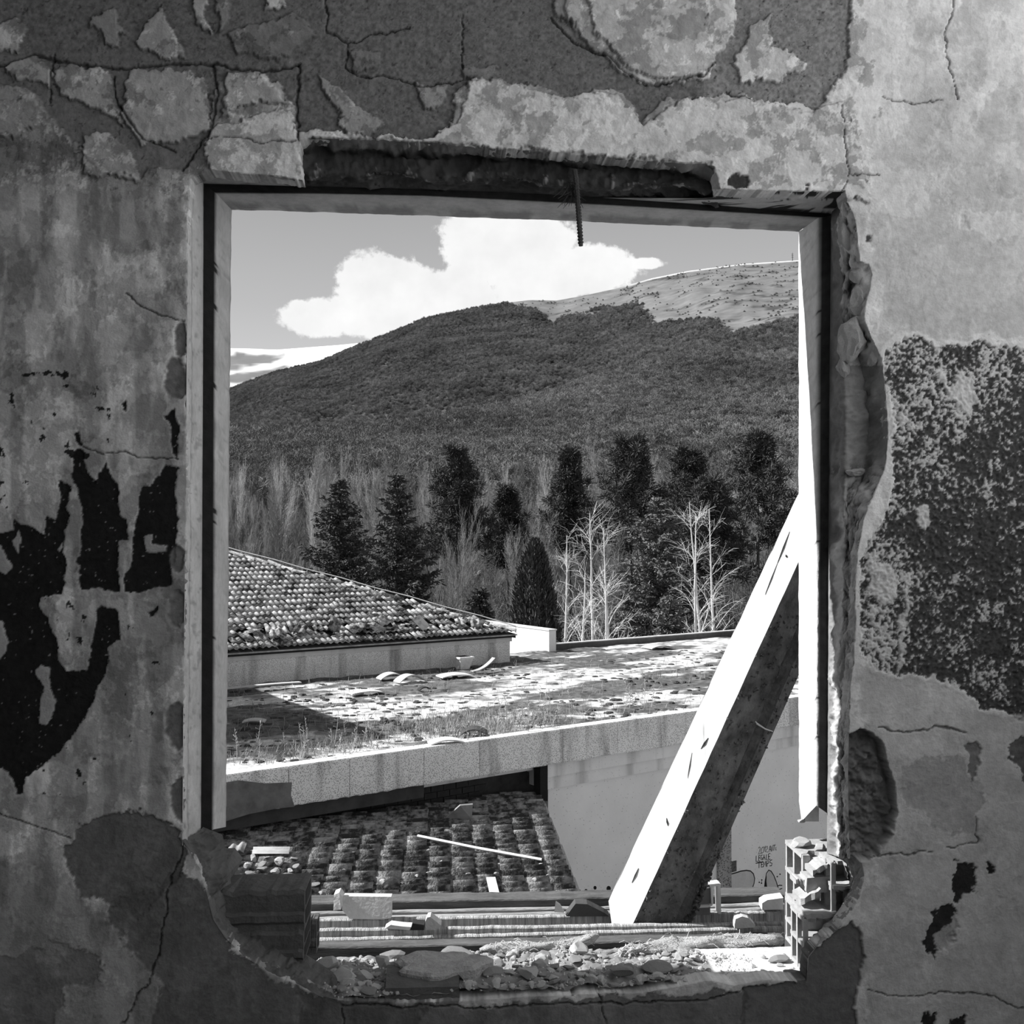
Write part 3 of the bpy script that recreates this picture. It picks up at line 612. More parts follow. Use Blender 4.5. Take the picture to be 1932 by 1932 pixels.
# steel bar hanging from the lintel
mrust = mat('rusty_steel', 0.06, 0.8, 0.4, 60, 6, 0.4)
rb = MB()
pts = [at_y(1084, 322, 0.035), at_y(1087, 340, 0.03), at_y(1090, 380, 0.03), at_y(1093, 420, 0.03), at_y(1096, 464, 0.03)]
rb.tube(pts, [0.0065, 0.006, 0.0055, 0.0055, 0.005], 8)
for i in range(28):
    t = i / 28 * (len(pts) - 1); k = int(t); p = pts[k].lerp(pts[min(k + 1, 4)], t - k)
    rb.tube([p + Vector((-0.0002, 0, 0.0012)), p + Vector((0.0002, 0, -0.0012))], 0.0068, 8)
tag(rb.build('reinforcing_bar', mrust), 'thin rusty steel bar hanging down from the broken lintel', 'steel bar')
tf = MB()
c0 = at_y(1078, 352, 0.05)
for i in range(46):
    d = Vector((random.uniform(-1, 0.7), random.uniform(-0.5, 0.3), random.uniform(-1.3, 0.2))) * 0.035
    st = c0 + Vector((random.uniform(-.012, .012), random.uniform(-.01, .01), random.uniform(-.012, .012)))
    tf.tube([st, st + d * 0.5 + Vector((0, 0, -0.004)), st + d], [0.0012, 0.001, 0.0005], 3)
tag(tf.build('root_tuft', mat('dead_roots', 0.04)), 'small dark tuft of dead roots beside the hanging steel bar', 'roots', kind='stuff')

# ================================================================== sill, hollow blocks, rubble
ZS = at_y(1000, 1872, 0.0).z
def ground_noise(x, y): return float(fbm(np.array([x * 1000]), np.array([y * 1000]), 60, 4, 300)[0])
xs = np.linspace(at_y(400, 1800, 0.3).x, at_y(1545, 1800, 0.3).x, 230); ys = np.linspace(0.010, 0.30, 60)
SX, SY = np.meshgrid(xs, ys)
lumps = fbm(SX * 1000, SY * 1000, 55, 4, 300) - 0.5; fine = fbm(SX * 1000, SY * 1000, 12, 4, 301) - 0.5
flat = sstep(at_y(1290, 1800, 0.2).x, at_y(1370, 1800, 0.2).x, SX)
SZ = ZS + 0.004 + (lumps * 0.034 + fine * 0.012) * (1 - 0.92 * flat) - 0.042 * (SY / 0.3) - 0.004 * flat
talb = np.where(flat > 0.5, 0.55, 0.22) * (1 + 0.6 * fine + 0.4 * lumps)
ii = np.arange(SX.size).reshape(SX.shape)
sq = np.stack([ii[:-1, :-1], ii[:-1, 1:], ii[1:, 1:], ii[1:, :-1]], -1).reshape(-1, 4)
sill = tag(mk('trim_11', np.stack([SX, SY, SZ], -1).reshape(-1, 3), sq, M_wall, smooth=True, attr={'alb': np.clip(talb, 0.05, .8).ravel()}), kind='structure')
tag(MB().box((xs[0], 0.03, ZS - 0.3), (xs[-1], 0.296, ZS - 0.075)).build('trim_12', M_conc), kind='structure')
def sill_z(x, y):
    i = int(np.clip(np.searchsorted(ys, y), 0, len(ys) - 1)); j = int(np.clip(np.searchsorted(xs, x), 0, len(xs) - 1)); return float(SZ[i, j])

# ---- hollow clay blocks
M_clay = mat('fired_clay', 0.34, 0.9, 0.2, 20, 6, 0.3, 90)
M_clayd = mat('dark_clay', 0.09, 0.9, 0.3, 20, 6, 0.4, 90)  # darker copy of the clay for the bottom-left blocks and the brick
def jag(n, a): return [random.uniform(-a, a) for _ in range(n)]
def plate(mb, x0, x1, y0, y1, z0, z1, jx=0.0, n=9, side='x1'):
    # a thin clay wall with one ragged edge (side), built as a comb of little boxes sharing edges
    if side == 'x1':
        zz = np.linspace(z0, z1, n + 1); e = [x1 + random.uniform(-jx, jx) for _ in range(n + 1)]
        ring = lambda y: [(x0, y, z0)] + [(e[i], y, zz[i]) for i in range(n + 1)] + [(x0, y, z1)]
    elif side == 'z0':
        xx = np.linspace(x0, x1, n + 1); e = [z0 + random.uniform(-jx, jx) for _ in range(n + 1)]
        ring = lambda y: [(x0, y, z1)] + [(xx[i], y, e[i]) for i in range(n + 1)] + [(x1, y, z1)]
    mb.loft([[Vector(p) for p in ring(y0)], [Vector(p) for p in ring(y1)]])
def shelf(mb, x0, x1, y0, y1, z0, z1, j=0.01, n=10):
    # horizontal web whose front edge (low y) is broken
    xx = np.linspace(x0, x1, n + 1); e = [y0 + abs(random.gauss(0, j)) for _ in range(n + 1)]
    ring = lambda z: [Vector((x0, y1, z))] + [Vector((xx[i], e[i], z)) for i in range(n + 1)] + [Vector((x1, y1, z))]
    mb.loft([ring(z0), ring(z1)])
def broken_block(label, pA, pB, y0, y1, rows, front_cut, m):
    # cells run along x; open ends at the left, front shell mostly knocked off
    x0 = pA[0]; x1 = pB[0]; z1 = pA[1]; z0 = pB[1]; th = 0.010
    root = empty('hollow_block', (x0, (y0 + y1) / 2, z0), label, 'block', 'broken hollow clay blocks under the jamb')
    ym = y0 + (y1 - y0) * 0.52
    e = .0012; b = MB(); b.box((x0 + e, y1 - th, z0 + e), (x1 - e, y1 - e, z1 - e)); b.build('back_shell', m, root)
    b = MB(); b.box((x0 + e, ym - th / 2, z0 + e), (x0 + (x1 - x0) * 0.5, ym + th / 2, z1 - e)); b.build('middle_web', m, root)
    for k in range(rows + 1):
        z = z0 + (z1 - z0 - th) * k / rows
        b = MB(); shelf(b, x0, x1, y0, y1, z, z + th, 0.016, 12); b.build('web', m, root)
    b = MB()
    plate(b, x0 + e, x0 + front_cut, y0 - e, y0 + th, z0 + e, z1 - e, 0.006, 12, 'x1'); b.build('front_shell', m, root)
    return root
yb0, yb1 = 0.155, 0.275
def bx_(px, py, y): q = at_y(px, py, y); return (q.x, q.z)
broken_block('upper broken hollow clay block with open cells under the right jamb', bx_(1481, 1584, yb1), (bx_(1625, 1700, 0.2)[0], bx_(1481, 1690, yb1)[1]), yb0, yb1, 2, 0.014, M_clay)
broken_block('lower broken hollow clay block with open cells standing on the sill', (bx_(1481, 1690, yb1)[0], bx_(1481, 1690, yb1)[1]), (bx_(1590, 1790, 0.2)[0], ZS - 0.012), yb0, yb1, 2, 0.012, M_clay)
# front row of the same masonry, nearer the room
def cell_piece(label, p0, p1, y0, y1, rows, m):
    x0, z1 = bx_(*p0, y0); x1, z0 = bx_(*p1, y0); th = 0.009
    root = empty('hollow_block', (x0, y0, z0), label, 'block', 'broken hollow clay blocks under the jamb')
    e = .0012; b = MB(); b.box((x0 - e, y0 + e, z0 + e), (x0 + th, y0 + th, z1 - e)); b.build('end_post', m, root); b = MB(); b.box((x0 - e, (y0 + y1) / 2 - th / 2, z0 + e), (x0 + th, (y0 + y1) / 2 + th / 2, z1 - e)); b.build('end_post', m, root)
    for k in range(rows + 1):
        z = z0 + (z1 - z0 - th) * k / rows
        b = MB(); shelf(b, x0, x1, y0, y1, z, z + th, 0.012, 10); b.build('web', m, root)
    b = MB(); b.box((x0 + e, y1 - th, z0 + e), (x1 - e, y1 - e / 2, z1 - e)); b.build('back_shell', m, root)
cell_piece('clay block remnant with shelf-like webs set deep beside the scar', (1570, 1628), (1618, 1735), 0.07, 0.152, 2, M_clay)
cell_piece('low clay block remnant with one split cell above the sill corner', (1518, 1735), (1590, 1838), 0.055, 0.150, 2, M_clay)
sh = MB(); q0 = at_y(1515, 1652, 0.12); q1 = at_y(1568, 1676, 0.12)
sh.loft([[Vector((q0.x, 0.10, q1.z)), Vector((q1.x, 0.10, q1.z - 0.004)), Vector((q1.x, 0.15, q1.z + 0.004)), Vector((q0.x, 0.15, q1.z + 0.004))],
         [Vector((q0.x + 0.003, 0.102, q0.z)), Vector((q1.x - 0.002, 0.104, q0.z + 0.003)), Vector((q1.x, 0.15, q0.z + 0.004)), Vector((q0.x + 0.004, 0.15, q0.z))]])
tag(sh.build('block_fragment', M_clay), 'pale squarish clay fragment wedged among the broken hollow blocks', 'block fragment')
for (pa, pb, y0, y1, th, lb) in (((1534, 1648), (1574, 1628), .10, .16, .006, 'slanting clay splinter across the upper broken block'), ((1574, 1676), (1614, 1674), .06, .13, .004, 'sunlit clay web sticking out beside the mortar edge'), ((1521, 1729), (1580, 1726), .06, .14, .005, 'long sunlit clay web above the lowest broken cell'),
                                 ((1512, 1703), (1548, 1682), .09, .15, .007, 'ragged clay splinter bridging two broken cells'), ((1500, 1662), (1518, 1664), .12, .155, .006, 'stubby clay remnant inside the upper broken block')):
    A_ = at_y(*pa, y0); C_ = at_y(*pb, y0); m_ = MB(); rg = []
    for i in range(7):
        p = A_.lerp(C_, i / 6); t_ = th * random.uniform(.6, 1.3); e_ = random.uniform(-.006, .004)
        rg.append([Vector((p.x, y0 + e_, p.z - t_)), Vector((p.x, y1, p.z - t_)), Vector((p.x, y1, p.z + t_)), Vector((p.x, y0 + e_, p.z + t_))])
    m_.loft(rg); tag(m_.build('block_fragment', M_clay), lb, 'block fragment')
# mortar cap on top of the right block
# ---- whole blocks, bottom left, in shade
def closed_block(label, pa, pb, y0, y1, m, parts=True):
    x0, z1 = bx_(*pa, y0); x1, z0 = bx_(*pb, y0)
    root = empty('hollow_block', ((x0 + x1) / 2, (y0 + y1) / 2, z0), label, 'block')
    n = 16; xx = np.linspace(x0, x1, n)
    top = [z1 + random.uniform(-0.004, 0.003) for _ in range(n)]
    prof = [(0.0, 0.0), (0.55, 0.004), (0.62, -0.004), (0.78, 0.0), (1.0, 0.0)]
    rings = []
    for i in range(n):
        r = [Vector((xx[i], y1, z0)), Vector((xx[i], y0, z0))]
        r += [Vector((xx[i], y0 + dy + random.uniform(-.0008, .0008), z0 + (top[i] - z0) * f)) for f, dy in [(0.18, 0.0), (0.26, -0.006), (0.42, -0.006), (0.48, 0.002), (0.9, 0.0)]]
        r += [Vector((xx[i], y0 + 0.004, top[i])), Vector((xx[i], y1, z1 - 0.004))]
        rings.append(r)
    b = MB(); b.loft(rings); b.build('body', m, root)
    # right end: two near-black boxes painted as the shade inside open cells
    for k in range(2):
        b = MB(); zc = z0 + (z1 - z0) * (0.28 + 0.45 * k); hh = (z1 - z0) * 0.16
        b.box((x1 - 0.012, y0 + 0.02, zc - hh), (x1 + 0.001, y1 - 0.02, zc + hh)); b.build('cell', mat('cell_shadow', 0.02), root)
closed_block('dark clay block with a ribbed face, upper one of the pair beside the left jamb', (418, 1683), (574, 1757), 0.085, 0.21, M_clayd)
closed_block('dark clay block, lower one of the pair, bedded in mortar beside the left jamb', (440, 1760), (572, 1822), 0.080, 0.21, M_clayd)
b = MB(); x0, z1 = bx_(384, 1640, .1); x1, z0 = bx_(424, 1830, .1)
rings = []
for i in range(10):
    z = z0 + (z1 - z0) * i / 9; rr_ = [Vector((x0 - 0.05, 0.08, z)), Vector((x1 + random.uniform(-.01, .01), 0.09, z)), Vector((x1 + random.uniform(-.01, .01), 0.25, z)), Vector((x0 - 0.05, 0.25, z))]; rings.append(rr_)
b.loft(rings); tag(b.build('mortar_lump', M_dark), 'rough dark mortar left standing between the left jamb and the clay blocks', 'mortar')
# outer half of the left blocks (their ends show beside the rubble)
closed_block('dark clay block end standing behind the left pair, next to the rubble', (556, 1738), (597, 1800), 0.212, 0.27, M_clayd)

# ---- rubble on the sill
def stone_mesh(seed, sx, sy, sz, rough=0.28, sub=2):
    bm = bmesh.new(); bmesh.ops.create_icosphere(bm, subdivisions=sub, radius=1.0)
    r = random.Random(seed); planes = [(Vector((r.gauss(0, 1), r.gauss(0, 1), r.gauss(0, 1))).normalized(), r.uniform(0.45, 0.8)) for _ in range(9)]
    for v in bm.verts:
        for nrm, d in planes:
            k = v.co.dot(nrm)
            if k > d: v.co -= nrm * (k - d)
        v.co += v.co.normalized() * r.uniform(-rough, rough) * 0.25
        v.co.x *= sx; v.co.y *= sy; v.co.z *= sz
    me = bpy.data.meshes.new('stone'); bm.to_mesh(me); bm.free(); return me
M_mort = mat('crumbled_mortar', 0.46, 0.95, 0.3, 30, 6, 0.5, 120)
M_shard = mat('tile_shard', 0.22, 0.9, 0.25, 25, 6, 0.4, 100)
PROTO = [stone_mesh(i, 1.0, random.uniform(.6, 1), random.uniform(.45, .85)) for i in range(9)]
FLATS = [stone_mesh(40 + i, 1.0, random.uniform(.5, .9), random.uniform(.2, .32), 0.15) for i in range(5)]
for me in PROTO: me.materials.append(M_mort)
for me in FLATS: me.materials.append(M_shard)
def lay(me, name, px, py, y, size, label, cat, group=None, z=None, tilt=0.25, sink=0.35, zoff=0):
    q = at_y(px, py, y); o = bpy.data.objects.new(name, me); COL.objects.link(o)
    zz = sill_z(q.x, y) if z is None else z
    o.location = (q.x, y, zz + size * sink + zoff); o.scale = (size,) * 3
    o.rotation_euler = (random.uniform(-tilt, tilt), random.uniform(-tilt, tilt), random.uniform(0, 6.28))
    return tag(o, label, cat, group)
G1 = 'crumbled mortar lumps on the sill'
# pieces that have a spot of their own; the loose rubble is laid between them
RUB = [(at_y(px, py, y).x, y, r) for px, py, y, r in ((860, 1790, .245, .045), (912, 1802, .235, .02), (865, 1838, .10, .028), (930, 1840, .10, .026), (996, 1846, .09, .024), (1175, 1852, .075, .036), (1238, 1838, .10, .04), (1337, 1836, .10, .01),
        (1496, 1846, .06, .024), (1524, 1842, .06, .02), (1470, 1812, .17, .026), (1090, 1800, .25, .028), (650, 1852, .10, .028), (622, 1795, .22, .03), (720, 1812, .21, .022), (686, 1836, .14, .024), (740, 1786, .27, .034), (655, 1868, .06, .016))]
CAKE_X = at_y(830, 1842, 0.09).x
def spot(xa, xb, ya, yb, r, tries=160):
    best = None
    for _ in range(tries):
        px = random.uniform(xa, xb); py = random.uniform(ya, yb); y = min(max(sill_y(px, py), 0.012 + r * .5), 0.285 - r * .5); x = at_y(px, py, y).x
        gap = min((math.hypot(x - a, y - b) - (r + c) * .86 for a, b, c in RUB), default=9)
        gap = min(gap, (math.hypot((x - CAKE_X) / .115, (y - .115) / .072) - 1) * .07 - r * .6)
        if best is None or gap > best[0]: best = (gap, px, py, y, x)
        if gap > 0: break
    RUB.append((best[4], best[3], r)); return best[1:4]
def sill_y(px, py):             # depth on the sill for a measured point
    return at_plane(px, py, Vector((0, 0, ZS + 0.004)), Vector((0, 0.14, 1)).normalized()).y
for i in range(150):
    r = random.choice((random.uniform(.007, .012), random.uniform(.007, .012), random.uniform(.011, .018))); px, py, y = spot(600, 1330, 1798, 1876, r * .8)
    lay(random.choice(PROTO), 'mortar_lump', px, py, y, r, 'small crumbled lump of mortar lying in the rubble on the sill', 'rubble', G1)
G2 = 'tile shards on the sill'
for i in range(60):
    r = random.uniform(0.011, 0.022); px, py, y = spot(620, 1320, 1798, 1874, r * .8)
    lay(random.choice(FLATS), 'tile_shard', px, py, y, r, 'small flat shard of broken tile lying in the rubble on the sill', 'shard', G2, sink=0.25)
for i in range(16):
    r = random.uniform(.004, .010); px, py, y = spot(1330, 1505, 1800, 1845, r)
    lay(random.choice(PROTO), 'mortar_lump', px, py, y, r, 'small crumb of mortar on the bare pale end of the sill', 'rubble', 'mortar crumbs on the bare end of the sill')
SPEC = [(FLATS[0], 'tile_shard', 860, 1790, 0.245, 0.050, 'long bright shard of plaster lying at the sill edge in the sun', 'shard'), (PROTO[1], 'mortar_lump', 912, 1802, 0.235, 0.022, 'angular sunlit lump of plaster beside the long bright shard', 'rubble'),
        (FLATS[1], 'tile_shard', 865, 1838, 0.10, 0.032, 'dark tile piece with a pointed corner in the rubble bed', 'shard'), (FLATS[2], 'tile_shard', 930, 1840, 0.10, 0.030, 'dark squarish tile piece in the middle of the rubble', 'shard'),
        (PROTO[3], 'mortar_lump', 996, 1846, 0.09, 0.026, 'rounded grey mortar lump among the small rubble', 'rubble'), (FLATS[3], 'tile_shard', 1175, 1852, 0.075, 0.042, 'large flat dark tile piece near the front of the sill', 'shard'),
        (FLATS[4], 'tile_shard', 1238, 1838, 0.10, 0.046, 'large flat slate-grey tile piece overlapping its neighbour', 'shard'), (PROTO[2], 'mortar_lump', 1337, 1836, 0.10, 0.010, 'single small dark pebble on the bare sill', 'rubble'),
        (FLATS[0], 'tile_shard', 1496, 1846, 0.06, 0.026, 'dark flat stone lying at the right end of the sill', 'stone'), (PROTO[5], 'mortar_lump', 1524, 1842, 0.06, 0.022, 'dark crumbly lump at the foot of the hollow blocks', 'rubble'),
        (FLATS[2], 'tile_shard', 1470, 1812, 0.17, 0.030, 'splintered clay bar lying against the foot of the hollow blocks', 'shard'), (PROTO[6], 'mortar_lump', 1090, 1800, 0.25, 0.030, 'pale angular lump beside the torn sacking', 'rubble'),
        (PROTO[4], 'mortar_lump', 650, 1852, 0.10, 0.030, 'dark mortar lump at the left end of the rubble', 'rubble'), (PROTO[7], 'mortar_lump', 622, 1795, 0.22, 0.034, 'pointed dark lump leaning beside the left clay blocks', 'rubble'),
        (PROTO[8], 'mortar_lump', 720, 1812, 0.21, 0.024, 'oblong grey lump behind the flat mortar cake', 'rubble'), (PROTO[0], 'mortar_lump', 686, 1836, 0.14, 0.026, 'knobbly mortar lump left of the flat mortar cake', 'rubble'),
        (FLATS[1], 'tile_shard', 740, 1786, 0.27, 0.040, 'dark tile strip lying across the back of the sill', 'shard'), (PROTO[1], 'mortar_lump', 655, 1868, 0.06, 0.018, 'small stone standing before the dark brick end', 'rubble')]
for me, nm, px, py, y, s, lb, ct in SPEC: lay(me, nm, px, py, y, s, lb, ct, tilt=0.15, sink=0.3)
# flat mortar cake with a dark brick under it
ck = MB(); q = at_y(830, 1842, 0.09)
ring0 = []; ring1 = []; ring2 = []
for k in range(36):
    t = 2 * math.pi * k / 36; r = 1 + 0.13 * math.sin(3 * t + 1) + 0.08 * math.sin(7 * t) + random.uniform(-.04, .04)
    cx = q.x + 0.105 * r * math.cos(t); cy = 0.115 + 0.062 * r * math.sin(t)
    onb = at_y(725, 1872, .02).x - .004 < cx < at_y(868, 1872, .02).x + .004 and cy < .134; zb_ = ZS + .0112 if onb else sill_z(cx, cy) - .002
    ring0.append(Vector((cx, cy, zb_))); ring1.append(Vector((cx, cy, ZS + 0.019 + random.uniform(-.0015, .0015)))); ring2.append(Vector((q.x + (cx - q.x) * .9, 0.115 + (cy - .115) * .9, ZS + 0.025 + random.uniform(-.002, .002))))
ck.loft([ring0, ring1, ring2]); tag(ck.build('mortar_cake', mat('grey_mortar', 0.34, 0.95, 0.3, 40, 6, 0.6, 150)), 'broad flat cake of grey mortar lying on the sill rubble', 'mortar')
bk = MB(); a0 = at_y(725, 1872, 0.02); a1 = at_y(868, 1872, 0.02)
bk.loft([[Vector((a0.x, .012, ZS - .03)), Vector((a1.x, .012, ZS - .03)), Vector((a1.x, .13, ZS - .03)), Vector((a0.x, .13, ZS - .03))], [Vector((a0.x + .003, .014, ZS + .012)), Vector((a1.x - .004, .013, ZS + .011)), Vector((a1.x, .13, ZS + .012)), Vector((a0.x, .13, ZS + .013))]])
tag(bk.build('clay_brick', M_clayd), 'dark clay brick showing under the front of the mortar cake', 'brick')
# fine grit (nobody could count it)
gv = []; gf = []
for i in range(2600):
    px = random.uniform(590, 1420); py = random.uniform(1796, 1884); y = sill_y(px, py)
    if not (0.004 < y < 0.29): continue
    p = at_y(px, py, y); z = sill_z(p.x, y); s = random.uniform(0.0012, 0.0042)
    if at_y(725, 1872, .02).x < p.x < at_y(868, 1872, .02).x and y < .13: continue
    b0 = len(gv)
    c = Vector((p.x, y, z + s * 0.4))
    gv += [c + Vector((random.uniform(.6, 1) * s * d[0], random.uniform(.6, 1) * s * d[1], random.uniform(.6, 1) * s * d[2])) for d in ((1, 0, 0), (-1, 0, 0), (0, 1, 0), (0, -1, 0), (0, 0, 1), (0, 0, -1))]
    gf += [(b0, b0 + 2, b0 + 4), (b0 + 2, b0 + 1, b0 + 4), (b0 + 1, b0 + 3, b0 + 4), (b0 + 3, b0, b0 + 4)]
tag(mk('mortar_grit', gv, gf, M_mort), 'fine mortar grit and dust strewn over the window sill', 'grit', kind='stuff')
# stones torn loose in the right edge
for k, (px, py, y, s, lb) in enumerate([(1606, 640, 0.035, 0.055, 'big rough mortar stone jutting from the torn right edge'), (1618, 520, 0.03, 0.030, 'dark crusted lump lodged in the torn right edge'), (1622, 565, 0.025, 0.040, 'pale smooth-faced chunk in the torn right edge'),
                                        (1600, 445, 0.035, 0.036, 'narrow mortar chunk near the top of the torn right edge'), (1590, 690, 0.06, 0.030, 'dark broken lump below the big mortar stone'), (1616, 890, 0.04, 0.040, 'flat mortar ledge crossing the torn right edge'), (1650, 670, 0.02, 0.026, 'small mortar knob at the corner of the torn right edge')]):
    me = stone_mesh(70 + k, 0.62, 0.6, 1.0 if k != 5 else 0.3, 0.3, 3); me.materials.append(M_mort)
    q = at_y(px, py, y); o = bpy.data.objects.new('mortar_stone', me); COL.objects.link(o); o.location = q; o.scale = (s,) * 3; o.rotation_euler = (random.uniform(-.3, .3), random.uniform(-.3, .3), random.uniform(-.5, .5)); tag(o, lb, 'stone')
# plaster crumbs at the foot of the right jamb
for k, (px, py, y, s, lb) in enumerate([(1512, 1548, 0.27, 0.012, 'tiny crumb of plaster clinging under the right jamb'), (1508, 1575, 0.22, 0.030, 'flaky mortar cap lying on the upper hollow block'), (1546, 1578, 0.19, 0.022, 'loose mortar piece on top of the upper hollow block')]):
    me = stone_mesh(90 + k, 1.0, 0.8, 0.5, 0.3, 2); me.materials.append(M_mort); q = at_y(px, py, y); q.z = q.z if k == 0 else bx_(1481, 1584, yb1)[1] + s * .26; o = bpy.data.objects.new('mortar_lump', me); COL.objects.link(o); o.location = q; o.scale = (s,) * 3; tag(o, lb, 'rubble')
# ================================================================== timbers just outside the sill
M_wood = mat('weathered_wood', 0.30, 0.85, 0.45, 3, 8, 0.5, 18, stretch=(3, 14, 22))
M_sawn = mat('sawn_grey_wood', 0.40, 0.85, 0.75, 9, 8, 0.8, 30, stretch=(16, 3, 1.2))
M_dkw = mat('dark_rafter_wood', 0.10, 0.85, 0.5, 3, 8, 0.5, 18, stretch=(3, 14, 22))
M_pale = mat('bleached_wood', 0.62, 0.8, 0.12, 6, 8, 0.3, 60, stretch=(1.5, 1.5, 1.0))
M_lich_shade = mat('shaded_lichen_wood', 0.10, 0.95, 0.8, 18, 8, 0.8, 60)  # lichened wood, its dark tone also painting the rafter's shaded side
GB = 'weathered boards stacked outside the sill'
BO = [  # x-range in px, (front top, front bottom) at px 800 and at px 1400, depth of the front, thickness, material, label
    (430, 1480, (1700, 1722), (1689, 1704), 0.615, .06, M_dkw, 'dark round-edged rafter at the back of the board stack'),
    (500, 1480, (1719, 1732), (1707, 1717), 0.598, .015, M_wood, 'thin grey board lying in front of the dark rafter'),
    (500, 1480, (1729, 1746), (1716, 1726), 0.582, .014, M_wood, 'rough-sawn board in the middle of the stack'),
    (500, 1150, (1733, 1758), (1722, 1744), 0.566, .013, M_sawn, 'broad rough-sawn board left of the leaning rafters'),
    (1290, 1480, (1733, 1758), (1722, 1746), 0.566, .013, M_sawn, 'short rough-sawn board right of the leaning rafters'),
    (560, 1480, (1752, 1771), (1743, 1758), 0.445, .014, M_sawn, 'pale-edged plank with upright saw marks in the board stack'),
    (560, 1480, (1768, 1786), (1752, 1776), 0.428, .014, M_sawn, 'front plank of the stack, bleached along its top edge'),
    (560, 1480, (1784, 1806), (1772, 1800), 0.385, .04, M_dkw, 'dark lowest board lying against the sill edge')]
ZBEAR = at_y(1000, 1800, 0.5).z - 0.03        # top of the bearers on which every board stands
for (xa, xb, l, r, y, th, m, lb) in BO:
    b = MB(); rings = []
    for i in range(41):
        px = xa + (xb - xa) * i / 40; f = (px - 800) / 600.0
        t = l[0] + (r[0] - l[0]) * f + random.uniform(-.7, .7); d = l[1] + (r[1] - l[1]) * f
        T = at_y(px, t, y); D = at_y(px, d, y); h = ZBEAR
        rings.append([Vector((T.x, y, h)), Vector((T.x, y + random.uniform(-.0008, .0008), D.z)), Vector((T.x, y + random.uniform(-.0006, .0006), T.z - 0.003)), Vector((T.x, y + 0.003, T.z)), Vector((T.x, y + th, T.z + random.uniform(-.001, .001))), Vector((T.x, y + th, h))])
    b.loft(rings); tag(b.build('timber_board', m), lb, 'board', GB)
# bearers that carry the stack, fixed to the outer wall
for px in (560, 1215, 1440):
    q = at_y(px, 1760, 0.5); b = MB(); b.box((q.x - 0.05, 0.26, ZBEAR - 0.14), (q.x + 0.05, 0.85, ZBEAR + 0.003))
    tag(b.build('bearer_beam', M_wood), 'short bearer beam under the stacked boards, fixed to the outer wall', 'beam', 'bearers under the board stack')

# ---- leaning rafters
def leaner(name, lines, label, ya, m_l, m_r, n=40):
    # lines: left edge, near edge, right edge as ((px,py) low, (px,py) high); ya: depths of left, near, right, far
    root = empty(name, at_y(*lines[1][0], ya[1]), label, 'beam')
    rings = []
    for i in range(n + 1):
        f = i / n; P = []
        for (lo, hi), y in zip(lines, ya):
            P.append(at_y(*lo, y).lerp(at_y(*hi, y - 0.05), f) + Vector((random.uniform(-.0004, .0004), random.uniform(-.0004, .0004), 0)))
        far = P[0] + P[2] - P[1]; far.y = ya[3] - 0.05 * f
        rings.append(P + [far])
    def quad_strip(i0, i1, nm, m):
        vs = []; fs = []; k = 7
        for r in rings:
            for j in range(k): vs.append(r[i0].lerp(r[i1], j / (k - 1)) + Vector((random.uniform(-.0005, .0005), random.uniform(-.0006, .0006), 0)))
        for i in range(n):
            for j in range(k - 1): fs.append((i * k + j, i * k + j + 1, (i + 1) * k + j + 1, (i + 1) * k + j))
        return under(mk(nm, vs, fs, m), root)
    quad_strip(0, 1, 'upper_face', m_l); quad_strip(1, 2, 'side_face', m_r)
    b = MB(); b.add([p for r in (rings[0], rings[-1]) for p in r], [(2, 3, 7, 6), (3, 0, 4, 7), (0, 1, 2, 3), (7, 6, 5, 4)]); b.build('back_and_ends', m_r, root)
    return root, rings
EXT = lambda a, b, y: (a[0] + (b[0] - a[0]) * (y - a[1]) / (b[1] - a[1]), y)
L1 = ((1151, 1693), (1311, 1350)); L2 = ((1191, 1750), (1374, 1350)); L3 = ((1268, 1750), (1434, 1350)); L4 = ((1302, 1738), (1473, 1350))
TOPY = 640
M_pw = bpy.data.materials.new('pale_rafter_wood')
# pale sawn rafter: cross-grain saw marks, long checks and knots
M_pw.use_nodes = True; t_ = M_pw.node_tree; nd = t_.nodes; LL = t_.links.new; bs = nd['Principled BSDF']; bs.inputs['Roughness'].default_value = 0.8
tc = nd.new('ShaderNodeTexCoord'); mp_ = nd.new('ShaderNodeMapping'); mp_.inputs['Rotation'].default_value = (0, math.radians(-25), 0); mp_.inputs['Scale'].default_value = (40, 10, 2.0); LL(tc.outputs['Object'], mp_.inputs[0])
n_ = nd.new('ShaderNodeTexNoise'); n_.inputs['Scale'].default_value = 1.0; n_.inputs['Detail'].default_value = 6; LL(mp_.outputs[0], n_.inputs['Vector'])
r_ = nd.new('ShaderNodeValToRGB'); LL(n_.outputs['Fac'], r_.inputs[0]); e_ = r_.color_ramp.elements; e_[0].position = 0.22; e_[0].color = (.10, .10, .10, 1); e_[1].position = 0.30; e_[1].color = (.8, .8, .8, 1)
LL(r_.outputs[0], bs.inputs['Base Color'])
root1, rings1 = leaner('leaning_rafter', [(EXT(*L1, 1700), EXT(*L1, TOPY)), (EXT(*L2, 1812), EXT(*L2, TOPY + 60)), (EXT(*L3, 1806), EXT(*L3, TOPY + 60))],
       'thick pale squared rafter leaning up to the right outside the window', (0.515, 0.472, 0.512, 0.555), M_pw, M_lich_shade)  # sun and shade put into the colour: pale upper face, dark side
root2, rings2 = leaner('leaning_rafter', [(EXT(*L3, 1796), EXT(*L3, TOPY)), (EXT((1285, 1745), (1455, 1350), 1798), EXT((1285, 1745), (1455, 1350), TOPY)), (EXT(*L4, 1792), EXT(*L4, TOPY))],
       'dark lichen-covered rafter leaning close behind the pale one', (0.520, 0.513, 0.54, 0.56), M_lich_shade, M_lich_shade)
